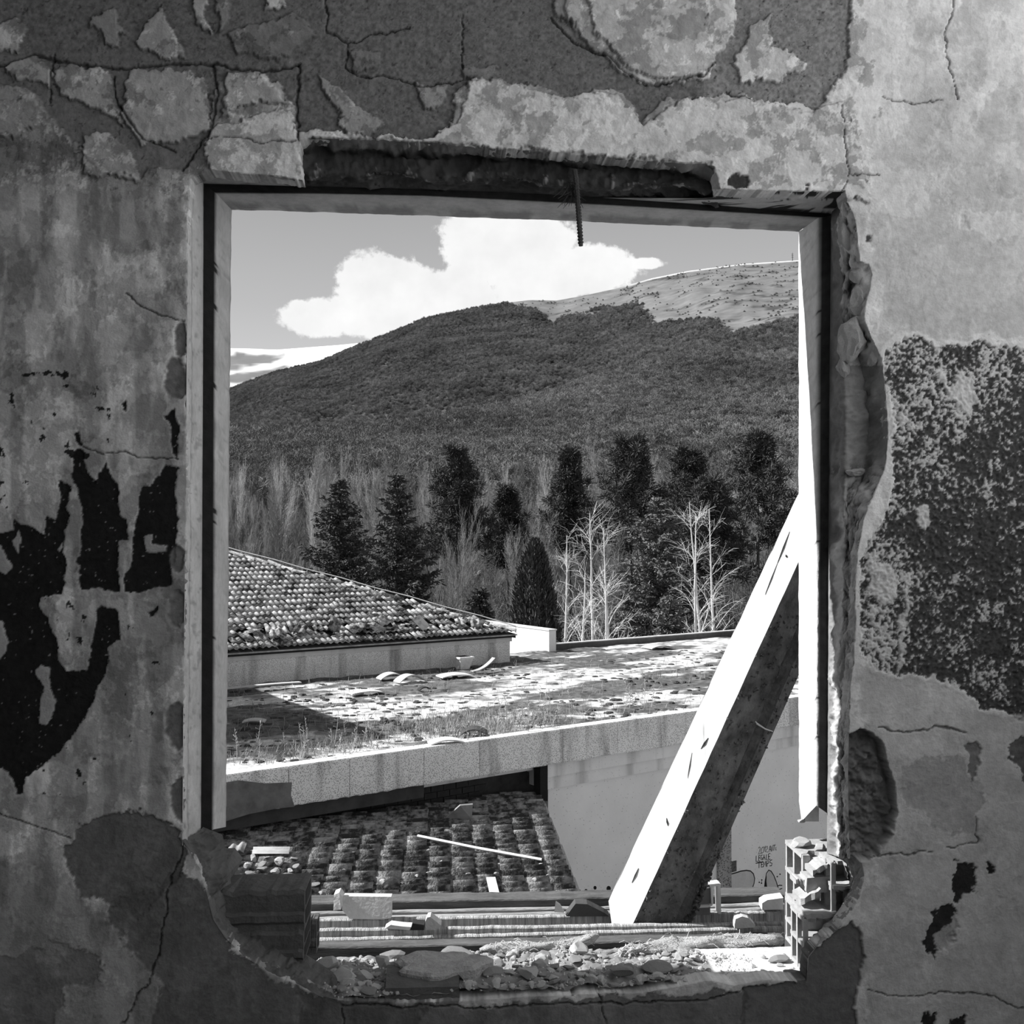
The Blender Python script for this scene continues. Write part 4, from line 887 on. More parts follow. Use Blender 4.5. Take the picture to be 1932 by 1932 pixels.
# dark splits and knots in the pale face
kn = mat('knot_wood', 0.05)
for (ax, ay, bx2, by2, w) in ((1497, 1000, 1472, 1062, .0022), (1472, 1062, 1448, 1120, .0014), (1330, 1392, 1322, 1410, .0032), (1262, 1540, 1256, 1562, .003), (1200, 1640, 1188, 1668, .002), (1310, 1420, 1290, 1470, .0012), (1480, 1050, 1486, 1054, .003)):
    # point on the lit face between its two edges
    def onface(px, py):
        best = None
        for r in rings1:
            for j in range(15):
                c = r[0].lerp(r[1], j / 14); w_ = (c - CAM).dot(FWD); u = (c - CAM).dot(RGT) / w_ * F + 966; v = 966 - (c - CAM).dot(UPV) / w_ * F
                e = (u - px) ** 2 + (v - py) ** 2
                if best is None or e < best[0]: best = (e, c)
        return best[1]
    a_, b_ = onface(ax, ay), onface(bx2, by2)
    nrm = (rings1[0][1] - rings1[0][0]).cross(rings1[-1][0] - rings1[0][0]).normalized()
    if nrm.y > 0: nrm = -nrm
    m_ = MB(); m_.tube([a_ + nrm * .0005, a_.lerp(b_, .5) + nrm * .0008, b_ + nrm * .0005], [w * .3, w, w * .3], 5); m_.build('wood_check', kn, root1)
# lichen tufts on the dark faces
lv = []; lf = []
def tuft(p, n, s, out):
    for _ in range(n):
        d = (Vector((random.gauss(0, 1), random.gauss(0, 1), random.gauss(0, 1))).normalized() + out).normalized() * s * random.uniform(.4, 1.1)
        sd_ = d.cross(Vector((random.gauss(0, 1), random.gauss(0, 1), random.gauss(0, 1)))).normalized() * s * 0.28
        b0 = len(lv); lv.extend([p - sd_ * .4, p + sd_ * .4, p + d + sd_, p + d - sd_]); lf.append((b0, b0 + 1, b0 + 2, b0 + 3))
for i in range(420):
    f = (random.random() ** 1.6 * 0.55 + .03) * 40; k = int(f); rg_ = rings1 if random.random() < .6 else rings2; r = [a.lerp(b, f - k) for a, b in zip(rg_[k], rg_[k + 1])]
    p = r[1].lerp(r[2], random.random()); tuft(p, 7, random.uniform(.004, .009), Vector((.4, -.8, 0)))
for i in range(60):
    f = random.uniform(1, 5); k = int(f); p = rings2[k][1].lerp(rings2[k][2], random.random()).lerp(rings2[k + 1][1].lerp(rings2[k + 1][2], random.random()), f - k); tuft(p, 12, 0.014, Vector((.5, -.6, .2)))
under(tag(mk('lichen', lv, lf, mat('grey_lichen', 0.16, 0.95, 0.5, 60)), kind='stuff'), root2)
# bent metal strap on the second rafter
st = MB(); A_ = at_y(1428, 1365, 0.488); B_ = at_y(1458, 1380, 0.488)
st.tube([A_ + Vector((-.004, 0, .006)), A_, A_.lerp(B_, .5) + Vector((0, -.004, -.003)), B_], [.0015, .003, .002, .0015], 5); st.build('metal_strap', mat('bright_metal', 0.7, 0.4), root2)

# ---- odds and ends on the boards
def slabpoly(name, pts, y0, y1, m, label, cat, group=None):  # flat piece: outline measured on the photo, given two depths (front, back)
    b = MB(); b.loft([[at_y(px, py, y0 + dy) for px, py, dy in pts], [at_y(px, py, y0 + dy) + Vector((0.002, y1 - y0, 0.002)) for px, py, dy in pts]])
    return tag(b.build(name, m), label, cat, group)
M_tile = mat('pale_tile', 0.58, 0.85, 0.15, 20, 6, 0.3, 80)
rt = slabpoly('ridge_tile', [(648, 1691, .012), (738, 1692, .012), (738, 1732, .0), (724, 1735, 0), (660, 1734, 0), (645, 1716, .006)], 0.563, 0.582, M_tile, 'pale broken ridge tile lying face up on the boards', 'tile')
rim_ = slabpoly('tile_rim', [(630, 1688, .01), (640, 1684, .01), (646, 1692, .01), (643, 1716, .0), (629, 1718, .0)], 0.545, 0.575, M_tile, None, None)
rim_.parent = rt
slabpoly('tile_fragment', [(1086, 1705, .0), (1108, 1706, 0), (1140, 1722, 0), (1150, 1729, 0), (1068, 1729, 0)], 0.548, 0.58, mat('dark_tile', 0.07), 'dark triangular tile fragment lying on the boards left of the rafter', 'tile')
slabpoly('paper_scrap', [(1048, 1702, 0), (1056, 1708, 0), (1064, 1722, 0), (1046, 1721, 0)], 0.555, 0.56, M_tile, 'small crumpled pale scrap beside the dark tile fragment', 'scrap')
slabpoly('wood_scrap', [(726, 1752, 0), (737, 1745, 0), (760, 1748, 0), (776, 1749, 0), (772, 1755, 0)], 0.44, 0.465, M_tile, 'thin pale wedge lying on the sawn boards', 'scrap')
slabpoly('tile_fragment', [(802, 1739, 0), (806, 1731, 0), (812, 1730, 0), (832, 1746, 0), (824, 1755, 0), (803, 1755, 0)], 0.432, 0.46, M_mort, 'upright broken tile corner standing on the sawn boards', 'tile')
slabpoly('wood_scrap', [(774, 1755, 0), (778, 1742, 0), (800, 1745, 0), (800, 1755, 0)], 0.442, 0.465, mat('black_scrap', 0.03), 'small dark block beside the upright tile corner', 'scrap')
slabpoly('stone_chunk', [(1386, 1744, 0), (1388, 1734, 0), (1400, 1729, 0), (1412, 1732, 0), (1425, 1746, 0), (1424, 1750, 0), (1386, 1752, 0)], 0.416, 0.444, M_tile, 'rounded pale stone lying on the front plank near the hollow blocks', 'stone')
slabpoly('split_board', [(1438, 1704, 0), (1448, 1698, 0), (1478, 1694, 0), (1478, 1716, 0), (1438, 1717, 0)], 0.565, 0.60, mat('bleached_split', 0.7), 'short bleached board end with split grain behind the hollow blocks', 'board')
# folded metal bracket behind the rafter foot
br = empty('metal_bracket', at_y(1340, 1708, 0.56), 'white folded metal bracket frame standing behind the foot of the rafters', 'bracket')
mwm = mat('white_metal', 0.75, 0.5, 0.08)
def bar(pts, w, y, nm='bar'):
    m = MB()
    for a, c in zip(pts[:-1], pts[1:]):
        A0 = at_y(*a, y); C0 = at_y(*c, y); d = (C0 - A0).normalized(); s = Vector((d.z, 0, -d.x)) * w
        m.hexa([A0 - s, A0 + s, A0 + s + Vector((0, .03, 0)), A0 - s + Vector((0, .03, 0))], [C0 - s, C0 + s, C0 + s + Vector((0, .03, 0)), C0 - s + Vector((0, .03, 0))])
    m.build(nm, mwm, br)
bar([(1303, 1677), (1358, 1669)], .003, 0.545, 'top_rail'); bar([(1357, 1668), (1358, 1724)], .004, 0.545, 'upright'); bar([(1343, 1673), (1344, 1706), (1337, 1710), (1318, 1711)], .003, 0.545, 'hook')
m = MB(); m.hexa([at_y(1303, 1680, .553), at_y(1340, 1675, .553), at_y(1340, 1726, .553), at_y(1303, 1727, .553)], [at_y(1303, 1680, .563), at_y(1340, 1675, .563), at_y(1340, 1726, .563), at_y(1303, 1727, .563)]); m.build('panel', mat('grey_panel', .2), br)
# torn sacking rolled along the sill edge
def sack(label, line, rad, seed):
    r = random.Random(seed); n = 60; k = 14; P = resample([(a, b_, c) for a, b_, c in line], n); rings = []
    for i in range(n):
        c = at_y(*P[i]); rr = rad * (0.75 + 0.4 * vnoise(np.array([i * .17 + seed]), np.array([0.3]), 5)[0]) * min(1, 0.3 + min(i, n - 1 - i) * 0.2)
        ring = []
        for j in range(k):
            t = 2 * math.pi * j / k; q = rr * (1 + 0.22 * math.sin(3 * t + i * .25) + r.uniform(-.06, .06)); ring.append(c + Vector((r.uniform(-.001, .001), math.cos(t) * q, math.sin(t) * q * 0.8)))
        rings.append(ring)
    root = empty('sacking_roll', at_y(*P[n // 2]) - Vector((0, 0, rad)), label, 'cloth')
    b = MB(); b.loft(rings); b.build('cloth', mat('woven_sacking', 0.52, 0.95, 0.35, 30, 6, 0.9, 200, stretch=(1, 3, 3)), root, True)
    fr = MB()
    for i in range(70):
        c = rings[r.randrange(2, n - 2)][r.randrange(2, 8)]; d = Vector((r.uniform(-1, 1), r.uniform(-.4, .1), r.uniform(-.2, .5))).normalized() * r.uniform(.008, .03)
        fr.tube([c, c + d * .5 + Vector((0, 0, .004)), c + d + Vector((0, 0, -.004))], [.0009, .0007, .0004], 3)
    fb = fr.build('fringe', mat('sack_thread', 0.6), root); fb['kind'] = 'stuff'
sack('long roll of torn woven sacking with loose threads along the sill edge', [(1180, 1797, 0.325), (1260, 1788, 0.325), (1340, 1780, 0.325), (1420, 1776, 0.325), (1478, 1774, 0.325)], 0.024, 1)
sack('shorter crumpled strip of sacking lying over the boards left of the rubble', [(905, 1792, 0.325), (990, 1788, 0.325), (1060, 1785, 0.325), (1110, 1772, 0.33), (1130, 1765, 0.33)], 0.016, 2)
sack('small knotted heap of sacking and threads in the middle of the sill', [(1165, 1802, 0.266), (1190, 1792, 0.266), (1220, 1790, 0.266), (1250, 1799, 0.266)], 0.016, 3)
# ================================================================== flat-roofed wing with terrace, seen below
ZT = CAM.z - 3.0
d0 = ray(3750, 1010); DD = Vector((d0.x, d0.y, 0)).normalized(); NN = Vector((DD.y, -DD.x, 0)); UP = Vector((0, 0, 1))
P0 = at_z(900, 1404, ZT)
def FP(s, off, z): return Vector((P0.x, P0.y, z)) + DD * s + NN * off
def on_f(px, py, off): return at_plane(px, py, P0 + NN * off, NN)
def s_at(px, py, off): return (on_f(px, py, off) - P0).dot(DD)
def fbox(mb, s0, s1, o0, o1, z0, z1):
    return mb.hexa([FP(s0, o0, z0), FP(s1, o0, z0), FP(s1, o1, z0), FP(s0, o1, z0)], [FP(s0, o0, z1), FP(s1, o0, z1), FP(s1, o1, z1), FP(s0, o1, z1)])
OB = (at_z(1051, 1226, ZT) - P0).dot(NN)             # back edge of the terrace (negative = away)
S0, S1 = -9.0, 16.0
M_stip = mat('stippled_render', 0.82, 0.95, 0.10, 2, 6, 0.4, 60, dots=(52, 0.30, 0.42), streak=0.6)
M_rend = mat('smooth_render', 0.80, 0.95, 0.10, 1.2, 6, 0.2, 30, dots=(16, 0.10, 0.6))
M_rend2 = mat('cornice_render', 0.76, 0.95, 0.12, 1.5, 6, 0.2, 30, dots=(20, 0.10, 0.6), streak=0.3)
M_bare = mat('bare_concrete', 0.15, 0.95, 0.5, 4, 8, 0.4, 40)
M_shade = mat('shaded_brickwork', 0.06, 0.95, 0.4, 6, 8, 0.5, 40)  # brick colour darkened for the deep shade under the fascia
bld = empty('flat_roofed_wing', FP(0, -3, -6.5), 'long flat-roofed building wing with stippled roof edge and graffiti wall', 'building')
# terrace slab, finely uneven
na, nb = 480, 190
ss = np.linspace(S0, S1, na); oo = np.linspace(OB, -0.02, nb)
A2, B2 = np.meshgrid(ss, oo)
hz = (fbm(A2 * 100, B2 * 100, 160, 4, 401) - 0.5) * 0.10 + (fbm(A2 * 100, B2 * 100, 26, 4, 402) - 0.5) * 0.06
pale = sstep(0.50, 0.57, fbm(A2 * 42, B2 * 100, 95, 6, 403, 0.62))
pale = pale * (1 - .75 * sstep(.5, .62, fbm(A2 * 60, B2 * 100, 22, 5, 409, .6)))
alb_t = 0.02 + 0.46 * pale * (0.6 + 0.8 * fbm(A2 * 100, B2 * 100, 30, 3, 405)) + 0.16 * fbm(A2 * 100, B2 * 100, 12, 3, 404)
hz = hz * (1 - 0.6 * pale)
X2 = P0.x + DD.x * A2 + NN.x * B2; Y2 = P0.y + DD.y * A2 + NN.y * B2
ii = np.arange(A2.size).reshape(A2.shape); tq = np.stack([ii[:-1, :-1], ii[:-1, 1:], ii[1:, 1:], ii[1:, :-1]], -1).reshape(-1, 4)
M_terr = mat('mossy_roof_felt', 0.3, 0.95, 0.55, 9, 8, 0.8, 40, attr=True)
under(mk('terrace_surface', np.stack([X2, Y2, ZT + hz], -1).reshape(-1, 3), tq, M_terr, smooth=True, attr={'alb': np.clip(alb_t, .02, .8).ravel()}), bld)
fbox(MB(), S0, S1, OB - 0.2, -0.04, ZT - 0.40, ZT - 0.08).build('roof_slab', M_bare, bld)
# fascia panels, joint by joint
FH = (on_f(900, 1404, 0) - on_f(900, 1465, 0)).z
edges = [S0, s_at(420, 1500, 0), s_at(545, 1470, 0), s_at(660, 1450, 0), s_at(800, 1430, 0), s_at(905, 1404, 0), s_at(1062, 1390, 0), s_at(1165, 1370, 0), s_at(1247, 1360, 0), s_at(1400, 1340, 0), s_at(1479, 1325, 0), 12.0, S1]
for k, (a, b_) in enumerate(zip(edges[:-1], edges[1:])):
    m = MB(); n = 14
    rings = []
    for i in range(n + 1):
        s = a + 0.004 + (b_ - a - 0.008) * i / n; jb = random.uniform(-.012, .006)
        rings.append([FP(s, -0.30, ZT - FH + 0.03), FP(s, -0.008, ZT - FH + jb), FP(s, 0.0, ZT - FH + 0.015 + jb), FP(s, 0.0, ZT + 0.035), FP(s, -0.012, ZT + 0.05), FP(s, -0.30, ZT + 0.03)])
    m.loft(rings); m.build('fascia_panel', M_stip, bld)
# flaked area on the left of the fascia
pk = [(418, 1478), (450, 1472), (500, 1478), (551, 1476), (549, 1500), (556, 1522), (520, 1526), (470, 1536), (418, 1552)]
m = MB(); m.loft([[on_f(x, y, 0.006) for x, y in pk], [on_f(x, y, -0.02) for x, y in pk]]); m.build('bare_patch', M_bare, bld)
# cornice steps and wall below
fbox(MB(), s_at(1030, 1450, -0.12), S1, -0.7, -0.12, ZT - FH - 0.22, ZT - FH + 0.02).build('cornice_step', M_rend2, bld)
fbox(MB(), s_at(1030, 1450, -0.18), S1, -0.7, -0.18, ZT - FH - 0.42, ZT - FH - 0.22).build('cornice_step', M_rend2, bld)
SW = s_at(1034, 1500, -0.25)
OW = -0.25
fbox(MB(), SW, S1, -0.9, OW, -6.5, ZT - FH - 0.40).build('graffiti_wall', M_rend, bld)
fbox(MB(), s_at(1352, 1600, OW), s_at(1376, 1600, OW), -0.9, OW + 0.05, -6.5, ZT - FH - 0.42).build('pier', mat('stained_stipple', 0.33, 0.95, 0.3, 3, 6, 0.5, 60, dots=(30, 0.3, 0.3)), bld)
fbox(MB(), s_at(1018, 1480, -0.1), s_at(1032, 1480, -0.1), -0.25, -0.08, -2.47, ZT - FH).build('corner_post', mat('black_post', 0.015), bld)
# left underside: dropped beam, recessed brickwork
fbox(MB(), S0, s_at(800, 1480, -0.1), -0.55, -0.10, ZT - FH - 0.20, ZT - FH + 0.02).build('edge_beam', mat('shaded_beam', 0.06, .95, .4, 4), bld)  # near-black beam colour paints the shade below the fascia
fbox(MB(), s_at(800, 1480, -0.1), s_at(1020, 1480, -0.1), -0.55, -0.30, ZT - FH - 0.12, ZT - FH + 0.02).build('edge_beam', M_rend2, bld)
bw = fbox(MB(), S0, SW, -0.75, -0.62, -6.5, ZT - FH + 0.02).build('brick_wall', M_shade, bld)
brick = None
for row in range(5):
    for c in range(18):
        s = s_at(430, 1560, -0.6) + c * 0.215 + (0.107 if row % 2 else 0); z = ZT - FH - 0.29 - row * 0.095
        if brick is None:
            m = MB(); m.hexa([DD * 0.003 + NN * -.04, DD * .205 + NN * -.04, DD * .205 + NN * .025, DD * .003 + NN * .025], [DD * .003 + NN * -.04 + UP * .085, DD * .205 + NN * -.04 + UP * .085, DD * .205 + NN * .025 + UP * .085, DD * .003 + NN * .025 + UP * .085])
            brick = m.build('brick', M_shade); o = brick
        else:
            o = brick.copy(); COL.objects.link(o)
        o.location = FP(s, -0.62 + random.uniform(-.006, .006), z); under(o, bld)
# back kerb of the terrace and its bright top
KH = 0.14
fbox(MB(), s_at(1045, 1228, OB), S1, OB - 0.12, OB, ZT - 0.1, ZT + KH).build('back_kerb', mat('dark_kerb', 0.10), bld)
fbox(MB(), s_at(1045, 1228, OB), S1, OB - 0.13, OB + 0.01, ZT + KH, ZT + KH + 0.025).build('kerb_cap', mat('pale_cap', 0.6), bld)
fbox(MB(), S0, S1, OB - 0.3, OB - 0.12, -6.5, ZT - 0.05).build('back_wall', M_rend, bld)
# paint on the wall: lettering and outlines
ink = mat('black_spray_paint', 0.012, 0.7)
def zc(p): return (1340 + p[0] / 12.075, 1560 + p[1] / 12.075)
def stroke(mb, pts, w, off=OW + 0.004):
    q = [on_f(*p, off) for p in pts]
    L_ = []; R_ = []
    for i in range(len(q)):
        d = (q[min(i + 1, len(q) - 1)] - q[max(i - 1, 0)]).normalized(); s_ = NN.cross(d).normalized() * w
        L_.append(q[i] + s_); R_.append(q[i] - s_)
    b0 = [L_[0]] ; 
    for i in range(len(q) - 1): mb.hexa([L_[i], L_[i + 1], R_[i + 1], R_[i]], [v - NN * 0.006 for v in (L_[i], L_[i + 1], R_[i + 1], R_[i])])
LET = {'2012ANTI': [[(1098, 490), (1120, 460), (1142, 475), (1135, 530), (1098, 625), (1165, 600)], [(1190, 468), (1166, 520), (1160, 580), (1180, 602), (1210, 580), (1226, 500), (1215, 455), (1190, 468)], [(1236, 480), (1260, 435), (1246, 562)],
                    [(1275, 470), (1300, 440), (1310, 480), (1258, 572), (1322, 575)], [(1338, 572), (1362, 450), (1372, 428), (1388, 562)], [(1348, 520), (1385, 512)], [(1402, 558), (1398, 440), (1428, 550), (1430, 420)], [(1436, 422), (1490, 410)], [(1465, 415), (1450, 540)], [(1500, 460), (1494, 530), (1512, 528)]],
       'LEGALE': [[(1050, 660), (1046, 790), (1085, 785)], [(1140, 650), (1110, 655), (1106, 785), (1138, 778)], [(1108, 712), (1135, 706)], [(1192, 640), (1160, 652), (1155, 740), (1186, 755), (1194, 710), (1175, 712)], [(1205, 757), (1226, 630), (1252, 752)], [(1212, 706), (1246, 700)], [(1282, 630), (1278, 752), (1312, 746)],
                  [(1370, 605), (1326, 620), (1330, 747), (1372, 736)], [(1328, 682), (1362, 674)], [(1038, 832), (1100, 820), (1205, 805)]],
       'TEMPS': [[(1078, 816), (1150, 800)], [(1115, 808), (1112, 938)], [(1202, 790), (1165, 800), (1165, 920), (1205, 910)], [(1165, 860), (1196, 854)], [(1215, 916), (1220, 790), (1244, 872), (1264, 780), (1276, 906)], [(1296, 906), (1290, 780), (1330, 774), (1337, 820), (1295, 846)], [(1412, 750), (1366, 770), (1366, 815), (1412, 832), (1400, 886), (1354, 890)]]}
for k, sts in LET.items():
    m = MB(); [stroke(m, [zc(p) for p in s], 0.007 if k != '2012ANTI' else 0.0048) for s in sts]; m.build('painted_word', ink, bld)
m = MB()
stroke(m, [zc(p) for p in [(440, 1085), (560, 1055), (700, 1010), (830, 992), (920, 1008), (985, 1070), (1015, 1180), (1000, 1290), (950, 1420), (830, 1555)]], 0.010)
stroke(m, [zc(p) for p in [(1245, 1440), (1252, 1250), (1285, 1060), (1335, 985), (1390, 1012), (1450, 1110), (1510, 1260), (1560, 1430), (1595, 1545)]], 0.009)
stroke(m, [zc(p) for p in [(870, 1555), (1120, 1482), (1380, 1415), (1382, 1545)]], 0.008); stroke(m, [zc(p) for p in [(1465, 1455), (1640, 1405)]], 0.008); stroke(m, [zc(p) for p in [(1540, 1350), (1580, 1330), (1640, 1335)]], 0.008)
def ipoly(mb, pts, off=OW + 0.004):
    mb.loft([[on_f(*p, off) for p in pts], [on_f(*p, off) - NN * 0.006 for p in pts]])
ipoly(m, [zc(p) for p in [(1225, 1440), (1250, 1200), (1285, 1120), (1282, 1250), (1302, 1425)]]); ipoly(m, [zc(p) for p in [(515, 1562), (540, 1525), (715, 1498), (640, 1562)]])
for (x, y) in ((1176, 1210), (1170, 1285), (1120, 1265), (1530, 1135), (1592, 1080)): ipoly(m, [zc((x + 16 * math.cos(t), y + 16 * math.sin(t))) for t in np.linspace(0, 5.6, 8)])
stroke(m, [zc(p) for p in [(1176, 1210), (1172, 1280)]], .004)
m.build('painted_outline', ink, bld)
m = MB(); ipoly(m, [zc(p) for p in [(440, 1092), (700, 1018), (830, 1000), (920, 1016), (978, 1075), (1005, 1180), (990, 1290), (940, 1420), (820, 1560), (440, 1570)]], OW + 0.002)
m.build('painted_fill', mat('grey_paint', 0.55, 0.9, 0.1), bld); m = MB()
ipoly(m, [zc(p) for p in [(1300, 1440), (1285, 1150), (1335, 995), (1385, 1020), (1500, 1260), (1560, 1500), (1400, 1560)]], OW + 0.002); m.build('painted_fill', mat('grey_paint', 0.55, 0.9, 0.1), bld)
m = MB(); ipoly(m, [zc(p) for p in [(478, 792), (598, 765), (602, 1008), (482, 1040)]], OW + 0.006); m.build('pasted_sticker', mat('mottled_paper', 0.10, 0.9, 0.9, 40, 8), bld)
m = MB()
for (x, y, r) in ((615, 483, 10), (568, 500, 11), (572, 525, 14), (622, 522, 14), (686, 487, 14), (655, 527, 12), (535, 498, 6), (605, 530, 8), (520, 480, 6), (695, 528, 10)):
    ipoly(m, [(900 + (x + r * math.cos(t) * .8) / 2.76, 1500 + (y + r * math.sin(t)) / 2.76) for t in np.linspace(0, 5.6, 9)])
m.build('painted_dots', ink, bld)
# the tall wing at the left whose shadow lies on the terrace
T1 = at_z(470, 1298, ZT); T2 = at_z(752, 1393, ZT); HB = 3.2
sh_ = SDIR * (HB / SDIR.z); e1 = T1 + sh_; e2 = T2 + sh_
so1 = ((e1 - P0).dot(DD), (e1 - P0).dot(NN)); so2 = ((e2 - P0).dot(DD), (e2 - P0).dot(NN))
sm = 0.5 * (so1[0] + so2[0])
fbox(MB(), sm - 5, sm, so1[1] - 0.15, so2[1], -6.5, ZT + HB).build('side_wing', M_rend, bld)

# ================================================================== hip-roofed building on the far side of the terrace
hip = empty('hip_roofed_block', at_z(700, 1272, ZT), 'low white block with a tiled hip roof standing on the terrace', 'building')
Q0 = at_z(434, 1293, ZT); Q1 = at_z(961, 1250, ZT)
OH = 0.5 * ((Q0 - P0).dot(NN) + (Q1 - P0).dot(NN))
sc_ = (at_plane(962, 1250, P0 + NN * OH, NN) - P0).dot(DD)
ZW = at_plane(962, 1202, P0 + NN * OH, NN).z
M_hipw = mat('hip_wall_stipple', 0.74, 0.95, 0.10, 2, 6, 0.5, 80, dots=(52, 0.32, 0.55), streak=0.55)
fbox(MB(), S0 - 3, sc_, OB - 6, OH, ZT - 0.06, ZW).build('wall', M_hipw, hip)
fbox(MB(), S0 - 3, sc_, OB - 6, OB - 0.3, -6.5, ZT - 0.06).build('lower_wall', M_hipw, hip)
fbox(MB(), S0 - 3, sc_ + 0.04, OH - 0.3, OH + 0.03, ZW - 0.10, ZW).build('wall_band', mat('band_render', 0.58, 0.95, 0.1, 2, 6, 0.2, streak=0.3), hip)
fbox(MB(), S0 - 3, sc_ + 0.08, OH - 0.5, OH + 0.10, ZW, ZW + 0.045).build('eaves_board', mat('black_eaves', 0.02), hip)
fbox(MB(), S0 - 3, sc_ + 0.12, OH - 0.5, OH + 0.14, ZW + 0.045, ZW + 0.075).build('eaves_plank', mat('grey_plank', 0.30, 0.9, 0.5, 6), hip)
ZE = ZW + 0.10; OE = OH + 0.10; SE = sc_ + 0.10
corner = FP(SE, OE, ZE)
def hipP(t, tp): return corner - DD * t - NN * t + UP * (t * tp)
lo, hi = 0.0, 12.0
for _ in range(50):
    t = 0.5 * (lo + hi); p = hipP(t, 0.3); w = (p - CAM).dot(FWD); u = (p - CAM).dot(RGT) / w * F + 966
    if u > 432: lo = t
    else: hi = t
TH = t; pz = hipP(t, 0); want = at_plane(432, 1046, pz, Vector((FWD.x, FWD.y, 0))).z
TP = (want - corner.z) / TH
slopeN = (UP + NN * TP).normalized(); slopeU = (-NN + UP * TP).normalized()
m = MB(); zz = 0.02
A_ = corner - UP * zz; Bk = hipP(9, TP) - UP * zz; m.add([A_, corner - DD * 14 - UP * zz, corner - DD * 14 - NN * 9 + UP * (9 * TP - zz), Bk, A_ - UP * .1, corner - NN * 9 - UP * .1], [(0, 1, 2, 3), (0, 3, 5), (0, 4, 5)])
m.build('roof_deck', mat('roof_deck', 0.06), hip)
# one tile: waves across its width, butt edge at its low end
def tile_mesh(name, w, L_, waves, amp, th, mt, seg=6):
    n = waves * seg; vs = []; fs = []
    for j, (yy, zz) in enumerate(((0, 0.0), (L_, 0.012))):
        for i in range(n + 1):
            x = w * i / n; vs.append((x, yy, amp * (0.5 - 0.5 * math.cos(2 * math.pi * waves * i / n)) + th + (0.03 if j == 0 else 0)))
    for i in range(n + 1): vs.append((w * i / n, 0.004, vs[i][2] - th))
    for i in range(n): fs += [(i, i + 1, n + 1 + i + 1, n + 1 + i), (2 * (n + 1) + i, 2 * (n + 1) + i + 1, i + 1, i)]
    me = bpy.data.meshes.new(name); me.from_pydata(vs, [], fs); me.update(); me.materials.append(mt)
    me.polygons.foreach_set('use_smooth', [True, False] * n)
    return me
def tile_mat(nm, base, dark, th0, th1, sc):
    m = bpy.data.materials.new(nm); m.use_nodes = True; t = m.node_tree; nd = t.nodes; L = t.links.new; b = nd['Principled BSDF']; b.inputs['Roughness'].default_value = .9
    oi = nd.new('ShaderNodeObjectInfo'); g = nd.new('ShaderNodeNewGeometry'); n = nd.new('ShaderNodeTexNoise'); n.inputs['Scale'].default_value = sc; n.inputs['Detail'].default_value = 8; n.inputs['Roughness'].default_value = .65
    L(g.outputs['Position'], n.inputs['Vector'])
    ad = nd.new('ShaderNodeMath'); ad.operation = 'MULTIPLY_ADD'; ad.inputs[1].default_value = 0.16; L(oi.outputs['Random'], ad.inputs[0]); L(n.outputs['Fac'], ad.inputs[2])
    r = nd.new('ShaderNodeMapRange'); r.inputs[1].default_value = th0; r.inputs[2].default_value = th1; r.inputs[3].default_value = dark; r.inputs[4].default_value = base; L(ad.outputs[0], r.inputs[0])
    c = nd.new('ShaderNodeCombineColor'); [L(r.outputs[0], c.inputs[i]) for i in range(3)]; L(c.outputs[0], b.inputs['Base Color'])
    bp = nd.new('ShaderNodeBump'); bp.inputs['Strength'].default_value = .5; bp.inputs['Distance'].default_value = .02; n2 = nd.new('ShaderNodeTexNoise'); n2.inputs['Scale'].default_value = sc * 5; L(g.outputs['Position'], n2.inputs['Vector']); L(n2.outputs['Fac'], bp.inputs['Height']); L(bp.outputs[0], b.inputs['Normal'])
    return m
M_t1 = tile_mat('weathered_roof_tile', 0.55, 0.035, 0.46, 0.68, 5.0); M_t2 = tile_mat('mossy_roof_tile', 0.36, 0.025, 0.50, 0.74, 9.0)
TW, TL = 0.27, 0.30
tm = tile_mesh('roof_tile', TW, TL + 0.06, 2, 0.036, 0.016, M_t1)
Rb = Matrix((DD, slopeU, slopeN)).transposed()
def put_tile(me, name, loc, R, root, jit=0.02, ang=0.03):
    o = bpy.data.objects.new(name, me); COL.objects.link(o)
    J = Matrix.Rotation(random.gauss(0, ang), 3, 'Z') @ Matrix.Rotation(random.gauss(0, ang * .8), 3, 'X') @ Matrix.Rotation(random.gauss(0, ang * .6), 3, 'Y')
    o.matrix_world = Matrix.Translation(loc) @ (R @ J).to_4x4(); o.parent = root; o.matrix_parent_inverse = Matrix.Translation(-root.location)
    return o
def tile_rest(me, xfs, root, m):       # tiles past the picked-out ones, joined into one part
    if not xfs: return
    n = len(me.vertices); co = np.empty(n * 3, np.float32); me.vertices.foreach_get('co', co); co = co.reshape(-1, 3); f = np.array([list(p.vertices) for p in me.polygons]); V_ = []; F_ = []
    for k, (loc, R) in enumerate(xfs): V_.append(co @ np.array(R).T + np.array(loc)); F_.append(f + k * n)
    o = under(mk('further_tiles', np.concatenate(V_), np.concatenate(F_), m, smooth=True), root); o['kind'] = 'stuff'
rest1 = []
nt_ = 0
rows = int(7.2 / TL)
for r in range(rows):
    up = r * TL; run = up / math.sqrt(1 + TP * TP)      # plan distance from the eave
    for c in range(56):
        s = (c + 1) * TW                              # distance left of the corner
        if s < run + TW * 0.4: continue
        p = corner - DD * s + slopeU * up
        w = (p - CAM).dot(FWD); u = (p - CAM).dot(RGT) / w * F + 966
        if u < 380:
            if u > -250: rest1.append((p, Rb))
            continue
        if random.random() < 0.025: continue
        messy = r in (1, 2) and random.random() < .5
        put_tile(tm, 'roof_tile', p + slopeN * (0.0 if not messy else random.uniform(.01, .05)), Rb, hip, ang=0.025 if not messy else 0.28); nt_ += 1
        if messy and random.random() < .35: put_tile(tm, 'roof_tile', p + slopeN * .07 + slopeU * random.uniform(-.1, .15), Rb, hip, ang=0.5); nt_ += 1
